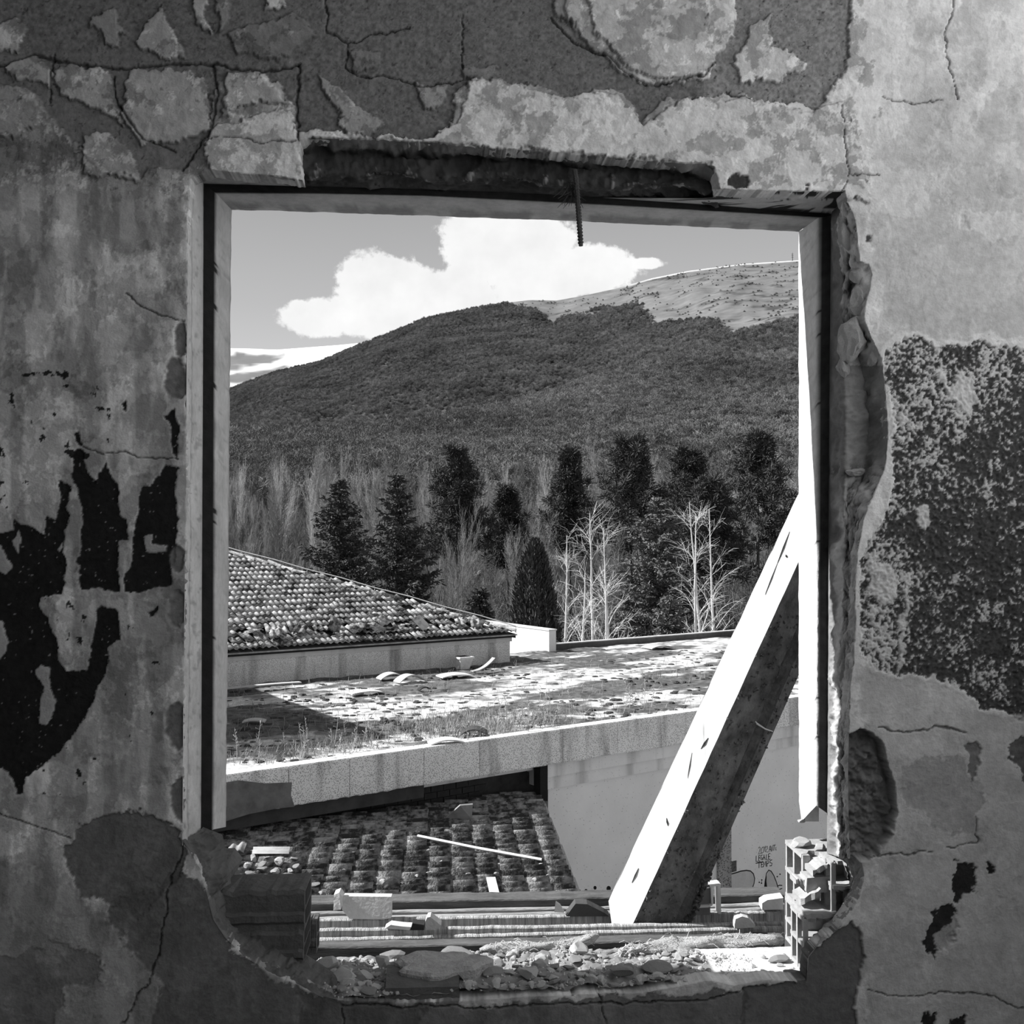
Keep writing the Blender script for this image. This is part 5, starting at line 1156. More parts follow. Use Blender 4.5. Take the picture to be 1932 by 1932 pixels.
tile_rest(tm, rest1, hip, M_t1)
# hip caps, half round
n = 7; vs = []; fs = []
for j, (yy, rr) in enumerate(((0, .085), (.36, .07))):
    for i in range(n): t = math.pi * i / (n - 1); vs.append((rr * math.cos(t), yy, rr * .8 * math.sin(t)))
for i in range(n - 1): fs.append((i, i + 1, n + i + 1, n + i))
fs.append(tuple(range(n)))
cap = bpy.data.meshes.new('hip_cap'); cap.from_pydata(vs, [], fs); cap.update(); cap.materials.append(M_t1)
hd = (hipP(1, TP) - corner).normalized(); hs = hd.cross(UP).normalized(); Rh = Matrix((hs, hd, hs.cross(hd))).transposed()
for k in range(24):
    if k in (3, 7, 8, 13): continue
    put_tile(cap, 'hip_cap', corner + hd * (k * .34) + UP * 0.03, Rh, hip, ang=0.09)
wr = MB(); wp = [corner + hd * (k * .9) + UP * (0.16 + 0.02 * (k % 2)) for k in range(10)]; wr.tube(wp, 0.014, 5)
for p in wp[::2]: wr.tube([p, p - UP * .16], 0.010, 5)
wr.build('lightning_wire', mat('zinc_wire', 0.5, 0.5), hip)
# bright return wall behind its corner
wall2 = MB(); W0 = at_z(1036, 1232, ZT); Wt = at_plane(1036, 1190, W0, Vector((FWD.x, FWD.y, 0))).z
oW = (W0 - P0).dot(NN); sW = (W0 - P0).dot(DD)
fbox(wall2, sW, sW + 0.22, oW - 4.5, oW, ZT - 0.06, Wt); fbox(wall2, sW, sW + 0.22, oW - 4.5, OB - 0.3, -6.5, ZT - 0.06); wall2.build('return_wall', mat('whitewashed_wall', 0.78, 0.9, 0.06), hip)
fbox(MB(), sW - 0.02, sW + 0.24, oW - 4.5, oW + 0.02, Wt, Wt + 0.03).build('wall_coping', mat('coping', 0.6), hip)

# ================================================================== lower tiled roof of this house
ZR = -2.45; PR = math.tan(math.radians(3.0)); XE = 1.5
low = empty('lean_to_roof', (XE - 2, 10.5, -6.5), 'mossy low tiled roof between the window and the flat-roofed wing', 'roof')
def rz(x): return ZR + (XE - x) * PR
def yfac(x): return P0.y + (x - P0.x) * DD.y / DD.x      # line of the wing's face
m = MB(); m.hexa([(XE, 6.0, ZR - .35), (XE, yfac(XE) + .68, ZR - .35), (-5.5, yfac(-5.5) + .68, ZR - .1), (-5.5, 6.0, ZR - .1)], [(XE, 6.0, ZR - .012), (XE, yfac(XE) + .68, ZR - .012), (-5.5, yfac(-5.5) + .68, rz(-5.5) - .012), (-5.5, 6.0, rz(-5.5) - .012)])
m.build('roof_deck', mat('roof_underlay', 0.04), low)
m = MB(); m.box((XE - .25, 6.0, -6.5), (XE - .05, yfac(XE - .25) + .2, ZR - .05)).build('wall', M_rend, low)
TW2, TL2 = 0.2, 0.28
tm2 = tile_mesh('roof_tile', TW2, TL2 + 0.06, 1, 0.05, 0.02, M_t2, 8)
sl_ = Vector((1, 0, -PR)).normalized(); yx = Vector((0, 1, 0)); upn = yx.cross(-sl_).normalized()
if upn.z < 0: upn = -upn
R2 = Matrix((yx, -sl_, yx.cross(-sl_))).transposed()
cnt2 = 0; rest2 = []
for c in range(25):
    x = XE - c * TL2
    yf = P0.y + (x - P0.x) * DD.y / DD.x + 0.5
    rws = int((yf - 8.45) / TW2)
    for r in range(rws):
        y = 8.45 + r * TW2
        p = Vector((x, y, rz(x))); w = (p - CAM).dot(FWD); u = (p - CAM).dot(RGT) / w * F + 966
        if u < 395:
            if u > -250: rest2.append((p, R2))
            continue
        put_tile(tm2, 'roof_tile', p + upn * random.uniform(-.004, .008), R2, low, ang=0.022); cnt2 += 1
tile_rest(tm2, rest2, low, M_t2)
# pale ragged verge strip on the eave
m = MB()
for k in range(26):
    y = 8.4 + k * .25
    if y + .24 > yfac(XE) + .25: break
    m.box((XE - .01 + random.uniform(-.02, .01), y, ZR - .06), (XE + .05 + random.uniform(-.015, .02), y + .24, ZR - .01))
m.build('eaves_strip', mat('pale_mortar', 0.6), low)
def on_low(px, py, h=0.06):
    n = Vector((PR, 0, 1)).normalized(); return at_plane(px, py, Vector((XE, 0, ZR + h)), n)
m = MB(); m.tube([on_low(788, 1577, .12), on_low(900, 1600, .11), on_low(1022, 1622, .10)], 0.018, 6); tag(m.build('wooden_rod', mat('white_rod', 0.72)), 'long thin white rod lying across the mossy roof tiles', 'rod')
a_ = on_low(926, 1658, .12); b_ = on_low(936, 1700, .12); m = MB(); s_ = Vector((.05, 0, 0)); m.hexa([a_ - s_, a_ + s_, b_ + s_, b_ - s_], [q + UP * .02 for q in (a_ - s_, a_ + s_, b_ + s_, b_ - s_)]); tag(m.build('wood_plank', mat('pale_plank', 0.6, 0.9, 0.1)), 'short pale plank lying on the lowest mossy tiles', 'plank')
a_ = [on_low(842, 1543, .1), on_low(868, 1520, .3), on_low(892, 1518, .3), on_low(890, 1546, .1)]; m = MB(); m.hexa(a_, [q + Vector((0, .03, .01)) for q in a_]); tag(m.build('roof_sheet', mat('dull_sheet', 0.25)), 'dull flat sheet propped under the roof edge of the wing', 'sheet')
# heap of broken tiles at the left end
GS = 'broken tiles heaped on the mossy roof'
tl = tile_mesh('loose_tile', .2, .42, 2, .03, .014, mat('clean_tile', .30, .85, .2, 10))
HEAP = []                       # (x, y, z of the top, radius) of what already lies there
for (px, py, a, lb) in ((512, 1610, -1.5, 'whole pale fluted tile lying loose above the tile heap'), (447, 1606, .1, 'curved pale tile lying loose beside the left jamb'), (400, 1612, 0.0, 'half-hidden curved tile at the very end of the mossy roof'), (441, 1668, 2.0, 'pale fluted tile lying at the foot of the tile heap')):
    o = bpy.data.objects.new('loose_tile', tl); COL.objects.link(o); R_ = Matrix.Rotation(a, 3, 'Z'); c_ = on_low(px, py, .085); o.rotation_euler = (.03, -.05 if abs(a) < 1 else .04, a)
    o.location = c_ - R_ @ Vector((.1, .21, 0)); tag(o, lb, 'tile')
    for k in (-1, 0, 1): q = c_ + R_ @ Vector((0, .14 * k, 0)); HEAP.append((q.x, q.y, q.z + .07, .13))
for i in range(27):
    r = random.uniform(.05, .10); best = None
    for _ in range(300):
        px = random.gauss(486, 40); py = random.gauss(1646, 20)
        if px < 405 or py < 1604 or py > 1684: continue
        p = on_low(px, py, .085); g = min((math.hypot(p.x - a, p.y - b) - (r + c) * .88 for a, b, z_, c in HEAP), default=9)
        if best is None or g > best[0]: best = (g, p)
        if g > 0: break
    p = best[1]; HEAP.append((p.x, p.y, p.z, r)); flat_ = i % 3 != 0
    o = bpy.data.objects.new('tile_fragment', random.choice(FLATS) if flat_ else random.choice(PROTO[:3])); COL.objects.link(o); o.scale = (r,) * 3; o.location = p + UP * (r * (.12 if flat_ else .3))
    o.rotation_euler = (random.uniform(-.2, .2), random.uniform(-.2, .2), random.uniform(0, 6)); tag(o, 'broken tile fragment in the pale heap at the edge of the mossy roof', 'tile fragment', GS)
for i in range(24):
    px = random.uniform(560, 1040); py = random.uniform(1585, 1690); p = on_low(px, py, .055)
    o = bpy.data.objects.new('stone_chip', random.choice(PROTO)); COL.objects.link(o); o.location = p; o.scale = (random.uniform(.02, .05),) * 3; tag(o, 'small pale chip scattered on the mossy roof tiles', 'chip', 'pale chips on the mossy roof')

# ================================================================== things lying and growing on the terrace
def clear(p):                  # on the open terrace, not under a wall
    s = (p - P0).dot(DD); o = (p - P0).dot(NN)
    return OB + .1 < o < -.12 and not (s < sc_ + .12 and o < OH + .12) and not (s < sm + .05 and o < so2[1] + .05) and not (sW - .12 < s < sW + .34 and o < oW + .12)
def on_t(px, py, h=0.03): return at_z(px, py, ZT + h)
ven = empty('roof_vent', on_t(873, 1262, 0), 'small square white concrete vent box on the terrace by the wall', 'vent')
c = on_t(873, 1262, 0); m = MB()
def vbox(mb, r0, r1, z0, z1):
    q = lambda r, z: [c + DD * r + NN * r + UP * z, c - DD * r + NN * r + UP * z, c - DD * r - NN * r + UP * z, c + DD * r - NN * r + UP * z]
    mb.hexa(q(r0, z0), q(r1, z1))
vbox(m, .11, .17, 0, .24); m.build('body', mat('vent_white', 0.7), ven); m = MB(); vbox(m, .19, .19, .24, .28); m.build('cap', MATS['vent_white'], ven); m = MB(); vbox(m, .13, .13, .275, .285); m.build('opening', mat('vent_dark', 0.02), ven)  # the opening is a near-black slab painting the dark inside
def sheet(px, py, L_, w, ang, bend, label, tone=.5, h=.04):
    c = on_t(px, py, h); d = DD * math.cos(ang) + NN * math.sin(ang); s = UP.cross(d); m = MB(); rings = []
    for i in range(13):
        f = i / 12 - .5; z = bend * (1 - (2 * f) ** 2) if bend >= 0 else -bend * (f + .5) ** 2
        a = c + d * (L_ * f) + UP * z; rings.append([a - s * w, a + s * w, a + s * w + UP * .02, a - s * w + UP * .02])
    m.loft(rings); tag(m.build('roof_sheet', mat('sheet_%d' % (tone * 100), tone, .8, .12)), label, 'sheet', 'loose roofing sheets on the terrace')
sheet(738, 1280, .55, .15, .1, .10, 'arched loose roofing sheet lying before the hip wall', .5); sheet(772, 1285, .6, .13, -.1, .12, 'second arched sheet lying close to its neighbour before the hip wall', .45)
sheet(858, 1276, .7, .2, .15, .04, 'pale flat sheet at the foot of the vent box', .6); sheet(911, 1266, .52, .08, .15, -.26, 'curled strip of sheeting rising beside the vent box', .35)
sheet(690, 1308, .6, .1, .1, .03, 'small pale sheet lying flat in the middle of the terrace', .6); sheet(842, 1402, .5, .12, .3, .05, 'torn pale sheet near the front edge of the terrace', .65); sheet(480, 1362, .35, .1, .5, .03, 'pale scrap of sheet lying in the shadow on the terrace', .5)
sheet(497, 1294, 1.5, .07, .0, .01, 'long thin board lying along the foot of the hip wall', .5, .1); sheet(1240, 1222, .7, .25, .1, .06, 'low humped sheet near the back kerb', .4); sheet(895, 1385, .4, .16, .6, .08, 'dark folded sheet among the dry grass', .06); sheet(800, 1302, .25, .06, .0, .05, 'small dark scrap on the pale roof', .03)
gv = []; gf = []
def blade(p, h, lean, w):
    b0 = len(gv); s = Vector((random.gauss(0, 1), random.gauss(0, 1), 0)).normalized() * w
    gv.extend([p - s, p + s, p + lean * .5 + UP * h * .65 + s * .6, p + lean * .5 + UP * h * .65 - s * .6, p + lean + UP * h * .95]); gf.extend([(b0, b0 + 1, b0 + 2, b0 + 3), (b0 + 3, b0 + 2, b0 + 4)])
for i in range(7000):
    q = random.random()
    if q < .35: px = random.gauss(880, 60); py = random.gauss(1378, 14)
    elif q < .5: px = random.gauss(600, 90); py = 1415 + (600 - px) * .12 + random.gauss(0, 8)
    elif q < .6: px = random.gauss(1000, 60); py = random.gauss(1362, 12)
    else: px = random.uniform(430, 1480); py = random.uniform(1240, 1420)
    p = on_t(px, py, .0); o_ = (p - P0).dot(NN)
    if o_ > -0.15 or not clear(p): continue
    blade(p, random.uniform(.04, .20), Vector((random.gauss(0, .07), random.gauss(0, .07), 0)), .004)
tag(mk('dry_grass', gv, gf, mat('dry_grass', 0.3, .9, .3)), 'dry grass growing in the moss of the terrace', 'grass', kind='stuff')
wv = MB()
for i in range(60):
    if i < 24: px = random.uniform(440, 760)
    elif i < 46: px = random.gauss(1010, 45)
    else: px = random.uniform(880, 1250)
    base = on_t(px, lerp_line([(430, 1455), (900, 1390), (1300, 1335)], px) - random.uniform(2, 26), 0); h = random.uniform(.15, .55)
    if not clear(base): continue
    tp_ = base + UP * h + Vector((random.gauss(0, .05), random.gauss(0, .05), 0)); wv.tube([base, base.lerp(tp_, .5) + Vector((.01, 0, 0)), tp_], [.006, .004, .002], 3)
    for k in range(7):
        q = base.lerp(tp_, .35 + .09 * k); wv.tube([q, q + Vector((random.gauss(0, .03), random.gauss(0, .03), .03))], [.003, .006], 3)
tag(wv.build('weed_stalks', mat('dry_weed', 0.3)), 'tall dry weed stalks standing along the edge of the terrace', 'weeds', kind='stuff')
# moss cushions
cv_ = []; cf_ = []
for i in range(1800):
    px = random.uniform(430, 1490); py = random.uniform(1225, 1440); p = on_t(px, py, .0); o_ = (p - P0).dot(NN)
    if not clear(p): continue
    r = random.uniform(.02, .09); hh = r * random.uniform(.2, .4); b0 = len(cv_); jr = [random.uniform(.7, 1.2) for _ in range(8)]
    for rr_, z_ in ((1, -.02), (.75, hh * .7)): cv_ += [p + Vector((r * rr_ * jr[k] * math.cos(k * .785), r * rr_ * jr[k] * math.sin(k * .785), z_)) for k in range(8)]
    cv_.append(p + UP * hh)
    cf_ += [(b0 + k, b0 + (k + 1) % 8, b0 + 8 + (k + 1) % 8, b0 + 8 + k) for k in range(8)] + [(b0 + 8 + k, b0 + 8 + (k + 1) % 8, b0 + 16) for k in range(8)]
tag(mk('moss_cushions', cv_, cf_, mat('dark_moss', 0.05, .95, .5, 20)), 'dark cushions of moss scattered over the terrace', 'moss', kind='stuff')
# ================================================================== ground, hills, trees
M_forest = mat('forest_floor', 0.055, 1.0, 0.5, 0.25, 8, 0)
def to_x(p): w = (p - CAM).dot(FWD); return (p - CAM).dot(RGT) / w * F + 966
GZ0 = -6.5
CT = [(-900, 850), (-200, 835), (430, 828), (620, 818), (800, 802), (950, 772), (1040, 747), (1130, 717), (1200, 692), (1300, 662), (1380, 630), (1507, 597), (1700, 545), (2200, 450), (2900, 380)]
CDT = [(-900, 230), (430, 260), (800, 330), (1100, 470), (1380, 640), (1507, 720), (2200, 900), (2900, 950)]
def hill_pt(px, f):             # f: 0 near foot .. 1 crest
    dt = float(lerp_line(CDT, px)); py = float(lerp_line(CT, px))
    d = 36 + (dt - 36) * f
    zt = (at_d(px, py, dt)).z
    z = GZ0 + (zt - GZ0) * (0.12 * f + 0.88 * f ** 1.6)
    p = at_d(px, 1010, d); p.z = z; return p
def grid_obj(name, P, m, label, cat, attr=None, kind='structure'):
    n0, n1 = P.shape[:2]; ii = np.arange(n0 * n1).reshape(n0, n1); q = np.stack([ii[:-1, :-1], ii[:-1, 1:], ii[1:, 1:], ii[1:, :-1]], -1).reshape(-1, 4)
    return tag(mk(name, P.reshape(-1, 3), q, m, smooth=True, attr=attr), label, cat, kind=kind)
pxs = np.linspace(-900, 2900, 190); fs_ = np.concatenate([np.linspace(0, 1, 90), np.linspace(1.02, 1.5, 12)])
H = np.zeros((len(fs_), len(pxs), 3))
for i, f in enumerate(fs_):
    for j, px in enumerate(pxs):
        if f <= 1: p = hill_pt(px, f)
        else:
            p = hill_pt(px, 1.0); e = ray(px, 1010); e.z = 0; p = p + e.normalized() * (f - 1) * 300; p.z -= (f - 1) ** 1.2 * 90
        H[i, j] = p
und = (fbm(H[..., 0], H[..., 1], 60, 4, 501) - .5)
H[..., 2] += und * 7 * np.clip((fs_[:, None] - .1) * 3, 0, 1) * np.clip((1.05 - fs_[:, None]) * 5, 0, 1)
grid_obj('ground', np.concatenate([[[at_d(px, 1010, 3).xy.to_3d() + Vector((0, 0, GZ0)) for px in pxs]], H]), M_forest, None, None)
# main mountain
BT = [(-900, 780), (100, 790), (430, 735), (520, 702), (600, 684), (680, 650), (740, 627), (800, 601), (850, 591), (900, 580), (950, 572), (1000, 566), (1050, 567), (1100, 558), (1160, 545), (1230, 525), (1300, 511), (1400, 498), (1507, 491), (1700, 480), (2200, 470), (2900, 520)]
BB = [(-900, 870), (430, 850), (1040, 800), (1380, 690), (2900, 560)]
px2 = np.linspace(-900, 2900, 420); f2 = np.concatenate([np.linspace(0, 1, 150), np.linspace(1.02, 1.4, 10)])
Bm = np.zeros((len(f2), len(px2), 3)); PXG, FG = np.meshgrid(px2, f2)
rel = (fbm(PXG, FG * 500, 190, 5, 511) - .5) * 46 + (fbm(PXG, FG * 500, 45, 4, 512) - .5) * 12
for j, px in enumerate(px2):
    top = float(lerp_line(BT, px)); bot = float(lerp_line(BB, px))
    for i, f in enumerate(f2):
        if f <= 1:
            d = 1000 + 1500 * f; env = min(1, f * 4) * min(1, (1 - f) * 4)
            py = bot + (top - bot) * f + rel[i, j] * env
            Bm[i, j] = at_d(px, py, d)
        else:
            p = at_d(px, top, 2500); e = ray(px, 1010); e.z = 0; p = p + e.normalized() * (f - 1) * 1500; p.z -= (f - 1) * 500; Bm[i, j] = p
GL = [(-900, 300), (930, 300), (960, 584), (1000, 592), (1040, 600), (1090, 600), (1130, 584), (1200, 580), (1230, 608), (1290, 605), (1330, 600), (1380, 640), (1420, 640), (1507, 640), (2900, 640)]
Ux, Vx = to_px(Bm[..., 0], Bm[..., 1], Bm[..., 2])
bare = sstep(6, -6, Vx - np.interp(Ux, [g[0] for g in GL], [g[1] for g in GL]) + (fbm(PXG, FG * 500, 40, 4, 515) - .5) * 40)
speck = sstep(.60, .70, fbm(Bm[..., 0], Bm[..., 1], 30, 4, 517))
snow = sstep(.985, .995, FG) * sstep(1150, 1250, PXG)
alb_m = 0.05 * (0.6 + .8 * fbm(PXG, FG * 500, 30, 4, 518)) * (1 - bare) + bare * (0.145 - .08 * speck) * (.8 + .4 * fbm(PXG, FG * 500, 18, 4, 519)) + snow * .4
grid_obj('mountain', Bm, mat('mountain_slope', .2, 1, .35, .03, 8, 0, attr=True), None, None, {'alb': np.clip(alb_m, .03, .85).ravel()})
# far snowy ridge
AT = [(-900, 670), (300, 660), (430, 657), (480, 658), (520, 660), (560, 657), (600, 654), (640, 651), (690, 646), (760, 650), (900, 690), (2900, 800)]
px3 = np.linspace(-900, 2900, 300); f3 = np.concatenate([np.linspace(0, 1, 60), [1.1, 1.3]]); Am = np.zeros((len(f3), len(px3), 3)); PX3, F3 = np.meshgrid(px3, f3)
r3 = (fbm(PX3, F3 * 200, 60, 4, 521) - .5) * 14
for j, px in enumerate(px3):
    top = float(lerp_line(AT, px))
    for i, f in enumerate(f3):
        if f <= 1: Am[i, j] = at_d(px, 790 + (top - 790) * f + r3[i, j] * min(1, f * 3) * min(1, (1 - f) * 6), 4200 + 1800 * f)
        else: p = at_d(px, top, 6000); e = ray(px, 1010); e.z = 0; p = p + e.normalized() * (f - 1) * 3000; p.z -= (f - 1) * 900; Am[i, j] = p
Ua, Va = to_px(Am[..., 0], Am[..., 1], Am[..., 2])
wood = sstep(5, -4, sdf(Ua, Va + (fbm(PX3, F3 * 200, 14, 4, 523) - .5) * 22, [(380, 664), (470, 668), (540, 672), (525, 682), (470, 694), (380, 698)])) + sstep(4, -4, sdf(Ua, Va + (fbm(PX3, F3 * 200, 14, 4, 524) - .5) * 14, [(380, 708), (470, 702), (520, 690), (560, 684), (520, 705), (460, 722), (380, 732)]))
grid_obj('snowy_ridge', Am, mat('snow_field', .8, 1, .08, .01, 8, 0, attr=True), None, None, {'alb': np.clip(.88 * (1 - wood) + .16 * wood, .1, .88).ravel()})
# small mast on the crest
ms = MB(); mb_ = at_d(1495, 492, 2480); tp = at_d(1495, 476, 2480); ms.tube([mb_, mb_.lerp(tp, .5), tp], [1.6, 1.2, .5], 5); [ms.box(tuple(mb_.lerp(tp, f) - Vector((2.2, .5, .5))), tuple(mb_.lerp(tp, f) + Vector((2.2, .5, .5)))) for f in (.4, .6, .8)]
tag(ms.build('radio_mast', mat('mast', .2)), 'tiny radio mast standing on the mountain crest', 'mast')

# ---------- tree shapes
class TM:
    def __init__(s): s.v = []; s.f = []
    def seg(s, a, b, ra, rb, n=3):
        d = (b - a); d = d.normalized() if d.length > 1e-6 else UP; u = d.orthogonal().normalized(); w = d.cross(u); b0 = len(s.v)
        for p, r in ((a, ra), (b, rb)):
            for k in range(n): t = 2 * math.pi * k / n; s.v.append(p + (u * math.cos(t) + w * math.sin(t)) * r)
        for k in range(n): s.f.append((b0 + k, b0 + (k + 1) % n, b0 + n + (k + 1) % n, b0 + n + k))
    def leaf(s, p, d, w):
        b0 = len(s.v); sd_ = d.cross(Vector((random.gauss(0, 1), random.gauss(0, 1), random.gauss(0, 1)))).normalized() * w; s.v += [p - sd_ * .4, p + sd_ * .4, p + d * .7 + sd_ * .7, p + d]; s.f.append((b0, b0 + 1, b0 + 2, b0 + 3))
    def mesh(s, name, m):
        me = bpy.data.meshes.new(name); me.from_pydata(s.v, [], s.f); me.update(); me.materials.append(m); return me
def grow(T, p, d, L_, r, lev, droop, spread, nseg, kids, n=3):
    q = p
    for i in range(nseg):
        d = (d + Vector((random.gauss(0, .12), random.gauss(0, .12), random.gauss(0, .08))) + UP * (droop if lev > 0 else 0) * .35).normalized()
        e = q + d * (L_ / nseg); r2 = r * (1 - .8 * (i + 1) / nseg) if lev else r * (1 - .7 * (i + 1) / nseg)
        T.seg(q, e, r * (1 - .8 * i / nseg) if lev else r * (1 - .7 * i / nseg), max(r2, .006), n)
        if lev < len(kids) and (i > 0 or lev > 0):
            for _ in range(kids[lev]):
                a = random.uniform(0, 6.28); o = d.orthogonal().normalized(); o = (Matrix.Rotation(a, 3, d) @ o)
                nd_ = (d * math.cos(spread) + o * math.sin(spread)).normalized()
                grow(T, q.lerp(e, random.random()), nd_, L_ * (random.uniform(.22, .34) if lev == 0 else random.uniform(.32, .55)), max(r2 * .55, .012), lev + 1, droop, spread * random.uniform(.8, 1.2), max(2, nseg - 1), kids, 3)
        q = e
def bare_tree(name, h, m, kids=(3, 3, 2), droop=.15, spread=.75, r=.11, nseg=6):
    T = TM(); grow(T, Vector((0, 0, 0)), UP.copy(), h, r, 0, droop, spread, nseg, kids, 5); return T.mesh(name, m)
def wood_mat(nm, lo, hi, sc):
    m = bpy.data.materials.new(nm); m.use_nodes = True; t = m.node_tree; nd = t.nodes; L = t.links.new; b = nd['Principled BSDF']; b.inputs['Roughness'].default_value = 1; b.inputs['Specular IOR Level'].default_value = .1
    oi = nd.new('ShaderNodeObjectInfo'); n = nd.new('ShaderNodeTexNoise'); n.inputs['Scale'].default_value = sc; n.inputs['Detail'].default_value = 4; L(oi.outputs['Location'], n.inputs['Vector'])
    a = nd.new('ShaderNodeMath'); a.operation = 'MULTIPLY_ADD'; a.inputs[1].default_value = .35; L(oi.outputs['Random'], a.inputs[0]); L(n.outputs['Fac'], a.inputs[2])
    r = nd.new('ShaderNodeMapRange'); r.inputs[1].default_value = .4; r.inputs[2].default_value = .95; r.inputs[3].default_value = lo; r.inputs[4].default_value = hi; L(a.outputs[0], r.inputs[0])
    c = nd.new('ShaderNodeCombineColor'); [L(r.outputs[0], c.inputs[i]) for i in range(3)]; L(c.outputs[0], b.inputs['Base Color']); return m
M_bark = wood_mat('bare_twigs', .06, .42, .05); M_far = wood_mat('distant_twigs', .075, .23, .012); M_birch = mat('white_birch_bark', 0.62, .8, .15, 3); M_dk = mat('dark_bark', 0.08)
M_need = mat('conifer_needles', 0.06, .8, .5, 1.5, 6, 0); M_need2 = mat('blue_spruce_needles', 0.13, .8, .5, 1.5, 6, 0)
def spruce(h, rw, dens=1.0):
    T = TM(); nw = int(34 * dens)
    for i in range(nw):
        f = (i + .5) / nw; z = h * (.06 + .93 * f); R = rw * (1 - f) ** .85 + .12
        for k in range(int(11 - 5 * f)):
            a = random.uniform(0, 6.28); out = Vector((math.cos(a), math.sin(a), random.uniform(-.28, .05) + .5 * f)); L_ = R * random.uniform(.65, 1.1); n = max(3, int(L_ / .16))
            for j in range(n):
                t = (j + .6) / n; p = Vector((0, 0, z)) + out * (L_ * t) + UP * (.10 * L_ * t * t)
                for q in range(10):
                    d = (out * .7 + Vector((random.gauss(0, .6), random.gauss(0, .6), random.gauss(-.25, .35)))).normalized() * (.15 + .13 * random.random()) * (0.6 + .03 * h); T.leaf(p + Vector((random.gauss(0, .07), random.gauss(0, .07), random.gauss(0, .05))), d, .075)
    return T
def birch(h):
    T = TM(); q = Vector((0, 0, 0)); d = UP.copy(); n = 9; tr = [q]
    for i in range(n):
        d = (d + UP * .5 + Vector((random.gauss(0, .035), random.gauss(0, .035), 0))).normalized(); e = q + d * (h / n); T.seg(q, e, .095 * (1 - .85 * i / n), .095 * (1 - .85 * (i + 1) / n), 6); q = e; tr.append(q)
    for b in range(20):
        f = random.uniform(.18, .97) * n; p = tr[int(f)].lerp(tr[int(f) + 1], f - int(f)); a = random.uniform(0, 6.28); d = Vector((math.cos(a) * .6, math.sin(a) * .6, random.uniform(.9, 1.6))).normalized(); L_ = h * .19 * (1.2 - f / n) * random.uniform(.6, 1.2) + .4; r = .022 * (1.2 - f / n)
        for k in range(6):
            d = (d + Vector((math.cos(a) * .1, math.sin(a) * .06, -.05)) + Vector((random.gauss(0, .07), random.gauss(0, .07), 0))).normalized(); e = p + d * (L_ / 6); T.seg(p, e, r * (1 - k / 7), r * (1 - (k + 1) / 7)); 
            if k > 0:
                for _ in range(2):
                    t = p.lerp(e, random.random()); g = (d * .6 + Vector((random.gauss(0, .5), random.gauss(0, .5), random.uniform(-.3, .4)))).normalized(); m_ = t + g * .3; T.seg(t, m_, .0045, .0035); m2 = m_ + (g * .8 - UP * random.uniform(-.2, .6)).normalized() * random.uniform(.2, .5); T.seg(m_, m2, .0035, .002)
            p = e
    return T
def bush(name, m, n=70, h=4.5, r=3.2):
    T = TM()
    for i in range(n):
        a = random.uniform(0, 6.28); o = random.random() ** .5; p = Vector((math.cos(a) * r * .35 * o, math.sin(a) * r * .35 * o, -.3)); e = Vector((math.cos(a) * r * o, math.sin(a) * r * o, h * math.sqrt(max(0, 1.05 - o * o)) * random.uniform(.7, 1.1))); m_ = p.lerp(e, .5) + Vector((0, 0, .3))
        T.seg(p, m_, .12, .10); T.seg(m_, e, .10, .06)
        for _ in range(2): g = m_.lerp(e, random.random()); T.seg(g, g + Vector((random.gauss(0, .7), random.gauss(0, .7), random.uniform(.2, 1))), .08, .05)
    return T.mesh(name, m)
def pine(h, rw):
    T = TM(); tops = []
    for i in range(13):
        f = i / 12; z = h * (.50 + .48 * f); R = rw * (1 - f * .8) * random.uniform(.7, 1.05)
        for k in range(7):
            a = random.uniform(0, 6.28); out = Vector((math.cos(a), math.sin(a), random.uniform(-.1, .3)))
            for c in range(3):
                p = Vector((0, 0, z)) + out * R * (.3 + .35 * c) * random.uniform(.8, 1.15) + Vector((random.gauss(0, .12), random.gauss(0, .12), random.gauss(0, .12)))
                for q in range(90):
                    d = (Vector((random.gauss(0, 1), random.gauss(0, 1), random.gauss(.4, .8)))).normalized() * random.uniform(.18, .4); T.leaf(p + d * random.uniform(.2, 1.1), d * .75, .05)
    return T
def cypress(h, rw):
    T = TM()
    for i in range(11000):
        f = random.random() ** .8; a = random.uniform(0, 6.28); lob = 1 + .18 * math.sin(5 * a + 6 * f) + .1 * math.sin(11 * a - 9 * f)
        R = rw * lob * (math.sin(math.pi * min(1, .12 + .88 * f)) ** .6) * random.uniform(.75, 1.02); p = Vector((R * math.cos(a), R * math.sin(a), h * f)); d = (Vector((math.cos(a) * .4, math.sin(a) * .4, 1)) + Vector((random.gauss(0, .3), random.gauss(0, .3), 0))).normalized() * random.uniform(.12, .28); T.leaf(p, d, .06)
    return T
def ground_z(px, d):
    dt = float(lerp_line(CDT, px)); return hill_pt(px, max(0, (d - 36) / (dt - 36))).z
def plant(px, d, name, label, cat, T, h, m, grp=None, trunk_r=.14, rot=None):
    p = at_d(px, 1010, d); p.z = ground_z(px, d) - .2
    root = empty(name, p, label, cat, grp)
    fo = bpy.data.objects.new('foliage', T.mesh('foliage', m)); COL.objects.link(fo); fo.parent = root
    tr = TM(); tr.seg(Vector((0, 0, -.3)), Vector((0, 0, h * .97)), trunk_r, .02, 7); to = bpy.data.objects.new('trunk', tr.mesh('trunk', M_dk)); COL.objects.link(to); to.parent = root
    return root
def height_for(px, py, d): return at_d(px, py, d).z - ground_z(px, d) + .2
CON = []
